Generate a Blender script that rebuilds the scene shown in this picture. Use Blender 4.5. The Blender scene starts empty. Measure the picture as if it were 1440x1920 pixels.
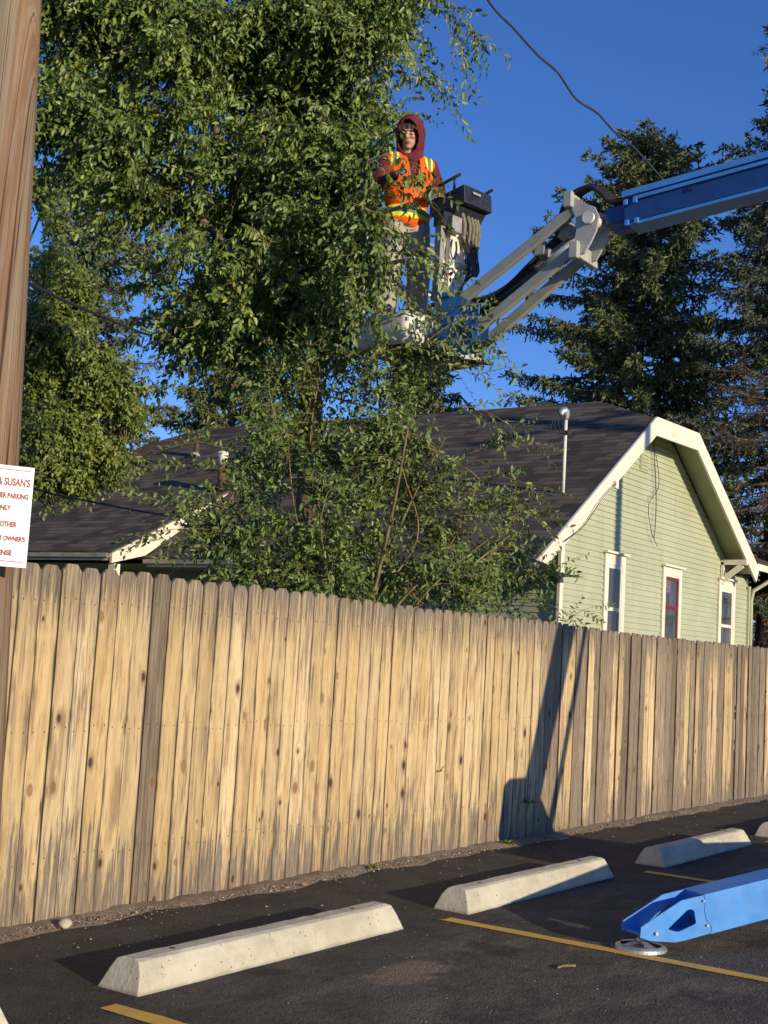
import bpy, math, random
import numpy as np
from mathutils import Vector, Matrix
R = math.radians
random.seed(7); RS = np.random.RandomState(11)

# ---------------------------------------------------------------- camera / sky / sun
SC = bpy.context.scene
YAW, PITCH, ROLL, FPX, CAMH = R(34.5657), R(6.3487), R(3.3004), 2419.9, 1.5
cf = Vector((math.cos(YAW)*math.cos(PITCH), math.sin(YAW)*math.cos(PITCH), math.sin(PITCH)))
cr = cf.cross(Vector((0, 0, 1))).normalized(); cu = cr.cross(cf)
r2 = math.cos(ROLL)*cr + math.sin(ROLL)*cu; u2 = -math.sin(ROLL)*cr + math.cos(ROLL)*cu
cam = bpy.data.cameras.new("camera"); camo = bpy.data.objects.new("camera", cam)
SC.collection.objects.link(camo)
camo.matrix_world = Matrix(((r2.x, u2.x, -cf.x, 0), (r2.y, u2.y, -cf.y, 0), (r2.z, u2.z, -cf.z, CAMH), (0, 0, 0, 1)))
cam.sensor_fit = 'HORIZONTAL'; cam.sensor_width = 36; cam.lens = FPX/1440*36
cam.clip_start = 0.05; cam.clip_end = 2000
SC.camera = camo

SUN_EL, SUN_AZ = R(13.0), R(12.3)          # light travels toward +Y and a little +X
W = bpy.data.worlds.new("World"); SC.world = W; W.use_nodes = True
wn = W.node_tree; bg = wn.nodes['Background']
sky = wn.nodes.new('ShaderNodeTexSky'); sky.sky_type = 'NISHITA'; sky.sun_disc = False
sky.sun_elevation = SUN_EL; sky.sun_rotation = math.pi + SUN_AZ
sky.altitude = 1400; sky.air_density = 1.0; sky.dust_density = 0.15; sky.ozone_density = 3.5
hs = wn.nodes.new('ShaderNodeHueSaturation'); hs.inputs['Saturation'].default_value = 1.12; hs.inputs['Value'].default_value = 1.0
wn.links.new(sky.outputs[0], hs.inputs['Color']); tn = wn.nodes.new('ShaderNodeMix'); tn.data_type = 'RGBA'; tn.blend_type = 'MULTIPLY'; tn.inputs[0].default_value = 1.0; tn.inputs[7].default_value = (.93, .93, 1.24, 1)
wn.links.new(hs.outputs[0], tn.inputs[6]); wn.links.new(tn.outputs[2], bg.inputs[0]); bg.inputs[1].default_value = 0.145
sl = bpy.data.lights.new("sun", 'SUN'); sl.energy = 4.8; sl.angle = R(0.5); sl.color = (1.0, 0.86, 0.62)
so = bpy.data.objects.new("sun", sl); SC.collection.objects.link(so)
sd = Vector((math.sin(SUN_AZ)*math.cos(SUN_EL), math.cos(SUN_AZ)*math.cos(SUN_EL), -math.sin(SUN_EL)))
so.rotation_euler = sd.to_track_quat('-Z', 'Y').to_euler()
SC.view_settings.view_transform = 'Standard'; SC.view_settings.look = 'None'
SC.view_settings.gamma = 1; SC.view_settings.exposure = 0.0

# ---------------------------------------------------------------- helpers
def dist3(px, py, d):
    """metres: world point seen at photo pixel (px,py) at horizontal distance d (used as a survey of the place)"""
    v = (px-720)/FPX*r2 - (py-960)/FPX*u2 + cf
    t = d/math.hypot(v.x, v.y)
    return Vector((v.x*t, v.y*t, CAMH+v.z*t))

class MB:
    def __init__(s): s.v = []; s.f = []; s.m = []; s.sm = []
    def add(s, vs, fs, m=0, smooth=False):
        o = len(s.v); s.v += [tuple(v) for v in vs]
        for f in fs: s.f.append([i+o for i in f]); s.m.append(m); s.sm.append(smooth)
    def box(s, c, size, rz=0, m=0, M=None):
        x, y, z = [k/2 for k in size]
        vs = [Vector((a*x, b*y, d*z)) for d in (-1, 1) for b in (-1, 1) for a in (-1, 1)]
        if M is None: M = Matrix.Rotation(rz, 4, 'Z')
        c = Vector(c); vs = [M @ v + c for v in vs]
        s.add(vs, [(0, 2, 3, 1), (4, 5, 7, 6), (0, 1, 5, 4), (2, 6, 7, 3), (0, 4, 6, 2), (1, 3, 7, 5)], m)
    def beam(s, a, b, w, h, up=(0, 0, 1), m=0, chamfer=0.0):
        a, b = Vector(a), Vector(b); d = (b-a).normalized(); sx = d.cross(Vector(up)).normalized(); uz = sx.cross(d)
        c = chamfer
        pr = [(-w/2+c, -h/2), (w/2-c, -h/2), (w/2, -h/2+c), (w/2, h/2-c), (w/2-c, h/2), (-w/2+c, h/2), (-w/2, h/2-c), (-w/2, -h/2+c)] if c > 0 else \
             [(-w/2, -h/2), (w/2, -h/2), (w/2, h/2), (-w/2, h/2)]
        n = len(pr); vs = [p+sx*x+uz*y for p in (a, b) for x, y in pr]
        s.add(vs, [(i, i+n, (i+1) % n+n, (i+1) % n)[::-1] for i in range(n)] + [tuple(range(n))[::-1], tuple(range(n, 2*n))], m)
    def tube(s, pts, r, n=8, m=0, cap=True):
        pts = [Vector(p) for p in pts]; k = len(pts)
        rr = r if isinstance(r, (list, tuple)) else [r]*k
        o = len(s.v); ref = None
        for i, p in enumerate(pts):
            d = (pts[min(i+1, k-1)]-pts[max(i-1, 0)])
            if d.length < 1e-9: d = Vector((0, 0, 1))
            d.normalize()
            if ref is None: ref = d.orthogonal().normalized()
            a = (ref-d*ref.dot(d))
            if a.length < 1e-6: a = d.orthogonal()
            a.normalize(); ref = a; b = d.cross(a)
            for j in range(n):
                t = 2*math.pi*j/n; s.v.append(tuple(p+(a*math.cos(t)+b*math.sin(t))*rr[i]))
        for i in range(k-1):
            for j in range(n):
                s.f.append([o+i*n+j, o+i*n+(j+1) % n, o+(i+1)*n+(j+1) % n, o+(i+1)*n+j]); s.m.append(m); s.sm.append(True)
        if cap:
            s.f.append([o+j for j in range(n)][::-1]); s.m.append(m); s.sm.append(False)
            s.f.append([o+(k-1)*n+j for j in range(n)]); s.m.append(m); s.sm.append(False)
    def prism(s, poly, ext, m=0):
        """poly: list of 3D points, ext: extrusion vector"""
        e = Vector(ext); n = len(poly); vs = [Vector(p) for p in poly]; vs += [v+e for v in vs]
        s.add(vs, [tuple(range(n)), tuple(range(n, 2*n))[::-1]] + [(i, i+n, (i+1) % n+n, (i+1) % n) for i in range(n)], m)
    def quad(s, *p, m=0): s.add(p, [tuple(range(len(p)))], m)
    def build(s, name, mats, parent=None, bevel=0, attrs=None):
        me = bpy.data.meshes.new(name); me.from_pydata(s.v, [], s.f)
        if not isinstance(mats, (list, tuple)): mats = [mats]
        for mm in mats: me.materials.append(mm)
        me.polygons.foreach_set('material_index', s.m); me.polygons.foreach_set('use_smooth', s.sm)
        me.update()
        o = bpy.data.objects.new(name, me); SC.collection.objects.link(o)
        if parent is not None: o.parent = parent
        if bevel:
            b = o.modifiers.new('bevel', 'BEVEL'); b.width = bevel; b.segments = 2; b.limit_method = 'ANGLE'; b.angle_limit = R(35)
        return o

def fast_mesh(name, verts, faces, mats, parent=None, mi=None, smooth=False, fattr=None):
    """verts Nx3 array, faces Mx4 or Mx3 array"""
    me = bpy.data.meshes.new(name); nv = len(verts); nf, k = faces.shape
    me.vertices.add(nv); me.vertices.foreach_set('co', np.ascontiguousarray(verts, dtype=np.float32).ravel())
    me.loops.add(nf*k); me.loops.foreach_set('vertex_index', np.ascontiguousarray(faces, dtype=np.int32).ravel())
    me.polygons.add(nf); me.polygons.foreach_set('loop_start', np.arange(0, nf*k, k, dtype=np.int32))
    me.polygons.foreach_set('loop_total', np.full(nf, k, dtype=np.int32))
    for mm in (mats if isinstance(mats, (list, tuple)) else [mats]): me.materials.append(mm)
    if mi is not None: me.polygons.foreach_set('material_index', np.ascontiguousarray(mi, dtype=np.int32))
    if smooth: me.polygons.foreach_set('use_smooth', np.ones(nf, dtype=bool))
    me.update(calc_edges=True)
    o = bpy.data.objects.new(name, me); SC.collection.objects.link(o)
    if parent is not None: o.parent = parent
    return o

def tag(o, label, cat, group=None):
    o['label'] = label; o['category'] = cat
    if group: o['group'] = group
    return o
def thing(name, label, cat, loc=(0, 0, 0), rz=0, group=None):
    o = bpy.data.objects.new(name, None); SC.collection.objects.link(o); o.empty_display_size = .2
    o.location = loc; o.rotation_euler = (0, 0, rz); return tag(o, label, cat, group)
def setting(o, kind='structure'): o['kind'] = kind; return o
def lab(o, l): o['label'] = l; return o

# ---------------------------------------------------------------- node helpers
class NT:
    def __init__(s, name, rough=0.6, spec=0.4):
        s.mat = bpy.data.materials.new(name); s.mat.use_nodes = True; s.t = s.mat.node_tree
        s.b = s.t.nodes['Principled BSDF']; s.b.inputs['Roughness'].default_value = rough
        s.b.inputs['Specular IOR Level'].default_value = spec
    def n(s, typ, ins=None, **props):
        nd = s.t.nodes.new('ShaderNode'+typ)
        for k, v in props.items(): setattr(nd, k, v)
        for k, v in (ins or {}).items():
            sock = nd.inputs[k]
            if isinstance(v, bpy.types.NodeSocket): s.t.links.new(v, sock)
            else: sock.default_value = v
        return nd
    def link(s, a, b): s.t.links.new(a, b)
    def math(s, op, a, b=0.0, c=0.0, clamp=False):
        return s.n('Math', {0: a, 1: b, 2: c}, operation=op, use_clamp=clamp).outputs[0]
    def coord(s, which='Object'): return s.n('TexCoord').outputs[which]
    def sep(s, v): return s.n('SeparateXYZ', {0: v}).outputs
    def comb(s, x=0., y=0., z=0.): return s.n('CombineXYZ', {0: x, 1: y, 2: z}).outputs[0]
    def vmul(s, v, w): return s.n('VectorMath', {0: v, 1: w}, operation='MULTIPLY').outputs[0]
    def vadd(s, v, w): return s.n('VectorMath', {0: v, 1: w}, operation='ADD').outputs[0]
    def noise(s, v, scale=1., detail=4., rough=.55, dist=0.):
        return s.n('TexNoise', {'Vector': v, 'Scale': scale, 'Detail': detail, 'Roughness': rough, 'Distortion': dist}).outputs[0]
    def smooth(s, v, lo, hi, a=0., b=1.):
        return s.n('MapRange', {0: v, 1: lo, 2: hi, 3: a, 4: b}, interpolation_type='SMOOTHSTEP').outputs[0]
    def lin(s, v, lo, hi, a=0., b=1.): return s.n('MapRange', {0: v, 1: lo, 2: hi, 3: a, 4: b}).outputs[0]
    def mix(s, f, a, b, blend='MIX'):
        nd = s.n('Mix', data_type='RGBA', blend_type=blend)
        for k, v in ((0, f), (6, a), (7, b)):
            if isinstance(v, bpy.types.NodeSocket): s.t.links.new(v, nd.inputs[k])
            else:
                nd.inputs[k].default_value = v if k == 0 else (*v, 1)
        return nd.outputs[2]
    def ramp(s, v, stops):
        nd = s.n('ValToRGB', {0: v}); e = nd.color_ramp.elements
        while len(e) > 1: e.remove(e[-1])
        e[0].position = stops[0][0]; e[0].color = (*stops[0][1], 1)
        for p, c in stops[1:]: q = e.new(p); q.color = (*c, 1)
        return nd.outputs[0]
    def attr(s, name): return s.n('Attribute', attribute_name=name)
    def color(s, c):
        if isinstance(c, bpy.types.NodeSocket): s.link(c, s.b.inputs['Base Color'])
        else: s.b.inputs['Base Color'].default_value = (*c, 1)
    def bump(s, h, strength=.3, dist=.01):
        nd = s.n('Bump', {'Strength': strength, 'Distance': dist, 'Height': h}); s.link(nd.outputs[0], s.b.inputs['Normal'])
    def rough(s, v): s.link(v, s.b.inputs['Roughness'])

def simple(name, c, rough=.6, var=.15, scale=8, metal=0, bump=0, spec=.4, dirt=None, dscale=3):
    """painted / plain surface with soft procedural variation"""
    t = NT(name, rough, spec); v = t.coord(); nz = t.noise(v, scale, 6)
    a = tuple(max(0, k*(1-var)) for k in c); b = tuple(min(1, k*(1+var)) for k in c)
    col = t.mix(t.smooth(nz, .3, .7), a, b)
    if dirt:
        dm = t.smooth(t.noise(v, dscale, 8, .7), .52, .72)
        col = t.mix(t.math('MULTIPLY', dm, .6), col, dirt)
    t.color(col); t.b.inputs['Metallic'].default_value = metal
    t.rough(t.lin(t.noise(v, scale*2, 4), .3, .7, max(.05, rough-.1), min(1, rough+.1)))
    if bump: t.bump(t.noise(v, scale*6, 6), bump, .01)
    return t.mat

M = {}
M['blue'] = simple('blue_paint', (.065, .26, .66), .38, .08, 5, spec=.5, dirt=(.16, .25, .40), dscale=13)
M['blue_dark'] = simple('blue_paint_shaded', (.010, .055, .21), .4, .12, 5, spec=.5, dirt=(.05, .08, .14), dscale=9)  # darker copy of the blue: shade on the boom sides put into the colour
M['blue_mid'] = simple('blue_paint_half_shaded', (.025, .13, .40), .4, .12, 5, spec=.5, dirt=(.07, .12, .22), dscale=9)  # medium copy of the blue, with the bracket's shaded side painted in
M['grey_paint'] = simple('grey_paint', (.33, .33, .27), .5, .1, 6, dirt=(.18, .17, .14), dscale=12)
M['white_paint'] = simple('white_metal_paint', (.74, .70, .60), .45, .07, 6, dirt=(.45, .40, .32), dscale=14)
M['black'] = simple('black_plastic', (.014, .015, .018), .42, .3, 14, spec=.5, dirt=(.08, .08, .08), dscale=30)
M['rubber'] = simple('rubber', (.018, .018, .018), .7, .3, 20)
M['steel'] = simple('galvanised_steel', (.55, .55, .54), .4, .12, 20, metal=.7, dirt=(.4, .36, .3), dscale=18)
M['alu'] = simple('cast_plate', (.42, .41, .38), .45, .12, 10, dirt=(.2, .19, .17), dscale=20)
M['greybox'] = simple('grey_box', (.30, .29, .27), .5, .15, 12, dirt=(.12, .11, .1), dscale=20)
M['trim'] = simple('cream_trim_paint', (.80, .73, .58), .55, .06, 3, dirt=(.50, .42, .30), dscale=6, bump=.05)
M['soffit'] = simple('green_soffit_paint', (.34, .36, .21), .6, .1, 3)
M['red'] = simple('red_sash_paint', (.19, .022, .018), .5, .2, 12)
M['tan'] = simple('tan_hose_sleeve', (.20, .17, .12), .7, .35, 26, dirt=(.03, .03, .03), dscale=26)
M['gutter'] = simple('gutter_paint', (.42, .38, .28), .5, .15, 5, dirt=(.15, .12, .09))
M['rust'] = simple('rusty_pipe', (.10, .05, .035), .8, .4, 22, dirt=(.30, .14, .06), dscale=20)
M['wire'] = simple('cable_black', (.03, .032, .04), .6, .2, 10)
M['skin'] = simple('skin', (.52, .27, .19), .5, .08, 14, spec=.3)
M['hoodie'] = simple('maroon_fleece', (.135, .028, .036), .95, .2, 26, spec=.1, bump=.3)
M['hoodin'] = simple('maroon_fleece_lining', (.035, .012, .014), .95, .2, 26, spec=.1)
M['vest'] = simple('orange_mesh_fabric', (1.0, .13, .012), .7, .1, 22, spec=.2, bump=.3)
M['vyel'] = simple('yellow_tape', (.78, .80, .04), .6, .06, 20)
M['vgrey'] = simple('reflective_tape', (.16, .18, .15), .5, .1, 20)
M['trouser'] = simple('grey_work_cloth', (.42, .39, .33), .9, .12, 15, spec=.1, bump=.35)
M['boot'] = simple('boot_leather', (.10, .07, .05), .7, .2, 12)
M['glove'] = simple('grey_glove_knit', (.16, .165, .17), .85, .2, 26)
M['hair'] = simple('brown_hair', (.075, .038, .02), .6, .4, 60, bump=.4)
M['lip'] = simple('lip', (.35, .12, .10), .5, .05, 20)
M['eye'] = simple('eye', (.03, .02, .015), .3, .1, 20)
M['signw'] = simple('sign_enamel', (.86, .83, .76), .35, .03, 5)
M['signr'] = simple('sign_red_lettering', (.27, .03, .045), .5, .06, 30)

def mat_wood():
    t = NT('weathered_cedar', .78, .25)
    at = t.attr('pk'); sx = t.sep(at.outputs['Vector'])   # pk = (random id, weather amount, local u across the board)
    rid, wea, u = sx[0], sx[1], sx[2]
    t2 = t.sep(t.attr('pt').outputs['Vector'])            # pt = (tone 0-1, knot seed, top height)
    tone, ks, top = t2[0], t2[1], t2[2]
    z = t.sep(t.coord())[2]
    uoff = t.math('MULTIPLY_ADD', rid, 37.3, u)
    zoff = t.math('MULTIPLY_ADD', rid, 91.7, z)
    # knots
    kv = t.comb(t.math('MULTIPLY', t.math('MULTIPLY_ADD', rid, 530., u), 8.0), t.math('MULTIPLY', zoff, 4.9), 0)
    vo = t.n('TexVoronoi', {'Vector': kv, 'Scale': 1.0, 'Randomness': 1.0}, voronoi_dimensions='2D', feature='F1')
    kd = vo.outputs['Distance']; kc = t.sep(vo.outputs['Color'])
    present = t.math('GREATER_THAN', kc[0], .84)
    infl = t.math('MULTIPLY', t.math('EXPONENT', t.math('MULTIPLY', t.math('POWER', kd, 2.0), -14.0)), present)
    # grain
    warp = t.noise(t.comb(t.math('MULTIPLY', uoff, 7), t.math('MULTIPLY', zoff, .9), 0), 1.0, 3, .5)
    g = t.math('ADD', t.math('MULTIPLY', uoff, 62.), t.math('ADD', t.math('MULTIPLY', infl, 6.), t.math('MULTIPLY', warp, 16.)))
    wav = t.math('MULTIPLY_ADD', t.math('SINE', g), .5, .5)
    fine = t.noise(t.comb(t.math('MULTIPLY', uoff, 300), t.math('MULTIPLY', zoff, 9.), 0), 1.0, 5, .72)
    med = t.noise(t.comb(t.math('MULTIPLY', uoff, 60), t.math('MULTIPLY', zoff, 2.0), 3.), 1.0, 4, .6)
    big = t.noise(t.comb(t.math('MULTIPLY', uoff, 14), t.math('MULTIPLY', zoff, 1.5), 7.), 1.0, 5, .6)
    base = t.mix(tone, (.60, .435, .21), (.75, .585, .345))
    base = t.mix(t.math('MULTIPLY', t.smooth(wav, .3, 1.), .34), base, (.37, .235, .10))
    base = t.mix(t.math('MULTIPLY', t.smooth(big, .50, .66), .62), base, (.40, .21, .075))
    base = t.mix(t.math('MULTIPLY', t.smooth(fine, .50, .62), .50), base, (.26, .165, .08))
    base = t.mix(t.math('MULTIPLY', t.math('FRACT', t.math('MULTIPLY', rid, 7.7)), .42), base, (.30, .205, .10))
    # weathering: top, bottom splash, streaks, whole boards
    topm = t.smooth(t.math('ADD', t.math('SUBTRACT', top, z), t.math('MULTIPLY', t.math('SUBTRACT', med, .5), 1.3)), .42, .0)
    botm = t.smooth(t.math('ADD', z, t.math('ADD', t.math('MULTIPLY', t.math('SUBTRACT', med, .5), 1.1), t.math('MULTIPLY', t.math('SUBTRACT', big, .5), 2.3))), .38, .06)
    strk = t.math('MULTIPLY', t.smooth(t.math('ADD', big, t.math('MULTIPLY', t.math('SUBTRACT', med, .5), .9)), .555, .66), t.lin(wea, 0, .35, .6, 1.))
    whole = t.smooth(t.math('ADD', wea, t.math('MULTIPLY', t.math('SUBTRACT', med, .5), 1.5)), .36, .66)
    wm = t.math('MAXIMUM', t.math('MAXIMUM', t.math('MULTIPLY', topm, .92), t.math('MULTIPLY', botm, .92)), t.math('MAXIMUM', t.math('MULTIPLY', strk, .75), t.math('MULTIPLY', whole, .88)))
    gcol = t.mix(t.smooth(fine, .35, .65), (.215, .175, .14), (.062, .048, .038))
    gcol = t.mix(t.math('MULTIPLY', t.smooth(med, .4, .65), .5), gcol, (.36, .29, .21)); gcol = t.mix(t.math('MULTIPLY', t.math('GREATER_THAN', wea, .9), .7), gcol, t.mix(t.smooth(med, .42, .6), (.055, .045, .036), (.17, .135, .10)))
    col = t.mix(wm, base, gcol)
    # dark mould streaks along some board edges
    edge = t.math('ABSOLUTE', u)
    em = t.math('MULTIPLY', t.smooth(t.math('ADD', edge, t.math('MULTIPLY', t.math('SUBTRACT', med, .5), .05)), .046, .068), t.smooth(t.noise(t.comb(t.math('MULTIPLY', rid, 50.), t.math('MULTIPLY', zoff, 2.0), 0), 1., 3), .46, .60))
    col = t.mix(t.math('MULTIPLY', em, .8), col, (.06, .045, .035))
    # knots colour
    kr = t.math('ADD', kd, t.math('MULTIPLY', t.math('SUBTRACT', fine, .5), .05))
    ksz = t.lin(kc[1], 0, 1, .05, .17)
    ratio = t.math('DIVIDE', kr, ksz)
    halo = t.math('MULTIPLY', t.math('MULTIPLY', t.smooth(ratio, 3.2, 1.3), t.smooth(kc[2], .3, .8)), present); col = t.mix(t.math('MULTIPLY', halo, .5), col, (.30, .17, .085))
    ring = t.math('MULTIPLY', t.smooth(ratio, 1.5, 1.0), present)
    core = t.math('MULTIPLY', t.smooth(ratio, .95, .7), present)
    col = t.mix(t.math('MULTIPLY', ring, .75), col, t.mix(t.math('GREATER_THAN', kc[2], .55), (.26, .13, .06), (.13, .095, .07)))
    col = t.mix(t.math('MULTIPLY', core, t.lin(kc[2], .3, .7, .3, .95)), col, t.mix(t.smooth(kc[2], .3, .7), (.36, .19, .09), (.03, .022, .017)))
    rg = t.math('MULTIPLY', t.math('MULTIPLY', t.smooth(t.math('SINE', t.math('MULTIPLY', ratio, 13.)), .1, .8), t.smooth(ratio, 2.3, 1.2)), present)
    col = t.mix(t.math('MULTIPLY', rg, .5), col, (.20, .125, .07))
    ck = t.noise(t.comb(t.math('MULTIPLY', uoff, 34), t.math('MULTIPLY', zoff, .7), 11.), 1.0, 2, .4)
    crk = t.math('MULTIPLY', t.smooth(t.math('ABSOLUTE', t.math('SUBTRACT', ck, .5)), .010, .003), t.smooth(t.noise(t.comb(t.math('MULTIPLY', rid, 31.), t.math('MULTIPLY', zoff, 1.3), 5.), 1., 2), .56, .62))
    col = t.mix(t.math('MULTIPLY', crk, .85), col, (.05, .036, .028))
    # nail heads, two per rail
    nd = None
    for zz in (.34, 1.02, 1.71):
        for uu in (-.038, .040):
            a = t.math('POWER', t.math('SUBTRACT', u, uu), 2.0)
            b = t.math('POWER', t.math('MULTIPLY', t.math('SUBTRACT', t.math('MULTIPLY_ADD', ks, .025, z), zz), .8), 2.0)
            q = t.math('LESS_THAN', t.math('ADD', a, b), .0045**2)
            nd = q if nd is None else t.math('MAXIMUM', nd, q)
    col = t.mix(t.math('MULTIPLY', nd, .85), col, (.05, .035, .03))
    col = t.mix(t.math('MULTIPLY', t.smooth(edge, .0635, .0672), .7), col, (.07, .052, .04))  # dark band on both board edges: shade of the gaps painted in
    t.color(col)
    h = t.math('ADD', t.math('MULTIPLY', fine, .6), t.math('ADD', t.math('MULTIPLY', wav, .35), t.math('MULTIPLY', core, -1.0)))
    t.bump(h, .5, .005)
    return t.mat
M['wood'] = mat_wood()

def mat_pole():
    t = NT('old_pole_wood', .8, .2); c = t.sep(t.coord())
    ang = t.n('Math', {0: c[1], 1: c[0]}, operation='ARCTAN2').outputs[0]
    v = lambda a, b: t.comb(t.math('MULTIPLY', ang, a), t.math('MULTIPLY', c[2], b), 0)
    big = t.noise(v(2.4, .35), 1, 4); fine = t.noise(v(42., 1.6), 1, 5, .65); med = t.noise(v(11., .8), 1, 4)
    col = t.mix(t.smooth(big, .38, .6), (.29, .215, .145), (.22, .115, .06))
    n5 = t.noise(v(6., 2.2), 1, 6, .7); col = t.mix(t.math('MULTIPLY', t.smooth(n5, .48, .62), .6), col, (.25, .215, .175))
    col = t.mix(t.math('MULTIPLY', t.smooth(fine, .45, .7), .65), col, (.085, .055, .036))
    col = t.mix(t.math('MULTIPLY', t.smooth(med, .5, .7), .45), col, (.36, .255, .16))
    crack = t.smooth(t.math('ABSOLUTE', t.math('SUBTRACT', t.noise(v(4.2, .16), 1, 2), .5)), .018, .004)
    col = t.mix(t.math('MULTIPLY', crack, .85), col, (.035, .022, .016))
    t.color(col); t.bump(t.math('SUBTRACT', fine, t.math('MULTIPLY', crack, 2.)), .5, .006); return t.mat
M['pole'] = mat_pole()

def mat_bark(name='bark', a=(.10, .07, .05), b=(.24, .17, .12)):
    t = NT(name, .9, .15); c = t.coord()
    n1 = t.noise(t.vmul(c, (14., 14., 3.)), 1., 6, .65); t.color(t.mix(t.smooth(n1, .35, .65), a, b)); t.bump(n1, .8, .03); return t.mat
M['bark'] = mat_bark(); M['bark2'] = mat_bark('spruce_bark', (.09, .05, .035), (.22, .13, .09))
M['twig'] = mat_bark('twig_bark', (.15, .11, .055), (.30, .23, .12)); M['deadtwig'] = mat_bark('dead_twig', (.10, .075, .06), (.19, .145, .12))

def mat_leaf(name, stops, rough=.42, trans=.22):
    t = NT(name, rough, .45)
    rnd = t.n('NewGeometry').outputs['Random Per Island']
    big = t.noise(t.coord(), .9, 3)
    v = t.math('ADD', t.math('MULTIPLY', rnd, .75), t.math('MULTIPLY', big, .5), clamp=False)
    v = t.math('SUBTRACT', v, .13)
    col = t.ramp(v, stops); t.color(col)
    tr = t.n('BsdfTranslucent', {'Color': t.mix(.5, col, (.14, .20, .02))})
    mx = t.n('MixShader', {0: trans, 1: t.b.outputs[0], 2: tr.outputs[0]})
    t.link(mx.outputs[0], t.t.nodes['Material Output'].inputs['Surface'])
    return t.mat
M['elm'] = mat_leaf('elm_leaf', [(0, (.055, .092, .018)), (.4, (.120, .185, .034)), (.8, (.22, .29, .06)), (.97, (.42, .45, .10))])
M['bushleaf'] = mat_leaf('sapling_leaf', [(0, (.055, .095, .02)), (.5, (.11, .175, .036)), (.85, (.20, .275, .06)), (.97, (.38, .41, .09))])
M['maple'] = mat_leaf('yellow_green_leaf', [(0, (.085, .125, .02)), (.5, (.15, .205, .035)), (.85, (.24, .29, .05)), (.97, (.42, .36, .07))])
M['needle'] = mat_leaf('spruce_needles', [(0, (.07, .095, .042)), (.5, (.16, .19, .078)), (.9, (.30, .31, .12)), (1, (.38, .33, .11))], .7, .1)
M['needle_b'] = mat_leaf('blue_spruce_needles', [(0, (.07, .09, .058)), (.5, (.135, .16, .105)), (1, (.23, .25, .165))], .7, .1)
M['needle_dead'] = mat_leaf('dead_needles', [(0, (.09, .065, .04)), (.6, (.16, .12, .08)), (1, (.25, .19, .12))], .8, .1)
M['weed'] = mat_leaf('weed_leaf', [(0, (.08, .14, .02)), (1, (.2, .26, .05))])
M['dryleaf'] = simple('dry_leaf', (.62, .38, .08), .7, .25, 30)

def mat_asphalt():
    t = NT('asphalt', .88, .3); c = t.coord()
    big = t.noise(c, .55, 5, .6); med = t.noise(c, 3.1, 6, .6); fine = t.noise(c, 42., 4, .7)
    vo = t.n('TexVoronoi', {'Vector': c, 'Scale': 95.0}).outputs['Distance']
    col = t.mix(t.smooth(med, .35, .65), (.040, .034, .029), (.068, .058, .048))
    # worn, dusty stretch where cars stand (further from the fence)
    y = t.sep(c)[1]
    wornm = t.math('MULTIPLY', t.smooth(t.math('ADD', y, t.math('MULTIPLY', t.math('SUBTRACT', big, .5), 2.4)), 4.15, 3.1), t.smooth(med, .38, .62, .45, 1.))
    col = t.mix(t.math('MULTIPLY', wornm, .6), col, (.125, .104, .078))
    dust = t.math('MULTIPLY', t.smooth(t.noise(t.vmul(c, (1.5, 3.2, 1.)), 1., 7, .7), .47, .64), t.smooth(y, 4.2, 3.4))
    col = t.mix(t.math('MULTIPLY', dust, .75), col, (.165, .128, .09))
    # one sandy patch
    px = t.sep(c)[0]
    dd = t.math('SQRT', t.math('ADD', t.math('POWER', t.math('MULTIPLY', t.math('SUBTRACT', px, 5.42), 1.6), 2.), t.math('POWER', t.math('MULTIPLY', t.math('SUBTRACT', y, 3.42), 3.2), 2.)))
    pm = t.smooth(t.math('ADD', dd, t.math('MULTIPLY', t.math('SUBTRACT', t.noise(c, 9., 6, .7), .5), 1.0)), .62, .30)
    col = t.mix(t.math('MULTIPLY', pm, .75), col, (.25, .185, .12))
    cm = t.noise(c, 15., 6, .75); col = t.mix(t.math('MULTIPLY', t.smooth(cm, .5, .68), t.smooth(y, 4.3, 3.2, .15, .6)), col, (.125, .108, .088)); col = t.mix(t.math('MULTIPLY', t.smooth(cm, .46, .34), .6), col, (.022, .020, .019))
    oil = t.smooth(t.noise(c, 1.9, 3, .5), .62, .70); col = t.mix(t.math('MULTIPLY', oil, .6), col, (.018, .016, .015))
    fn = t.smooth(fine, .56, .74); col = t.mix(t.math('MULTIPLY', fn, .45), col, (.11, .10, .09))
    grit = t.math('MULTIPLY', t.math('LESS_THAN', vo, .16), t.smooth(t.noise(c, 60., 2), .52, .6)); col = t.mix(t.math('MULTIPLY', grit, .5), col, (.26, .23, .19))
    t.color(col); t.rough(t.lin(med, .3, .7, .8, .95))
    cr_ = t.noise(c, 17., 5, .7); t.bump(t.math('ADD', t.math('ADD', t.math('MULTIPLY', vo, .7), fine), t.math('MULTIPLY', cr_, 2.2)), .9, .010); return t.mat
M['asphalt'] = mat_asphalt()

def mat_dirt(name='dirt', a=(.20, .145, .10), b=(.31, .24, .17)):
    t = NT(name, .95, .2); c = t.coord()
    n1 = t.noise(c, 6., 8, .7); n2 = t.noise(c, 60., 4, .7)
    col = t.mix(t.smooth(n1, .35, .65), a, b); col = t.mix(t.math('MULTIPLY', t.smooth(n2, .5, .7), .5), col, (.10, .075, .055))
    t.color(col); t.bump(t.math('ADD', n1, n2), .8, .012); return t.mat
M['dirt'] = mat_dirt(); M['yard'] = mat_dirt('yard_earth', (.06, .07, .03), (.14, .12, .07))

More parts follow.
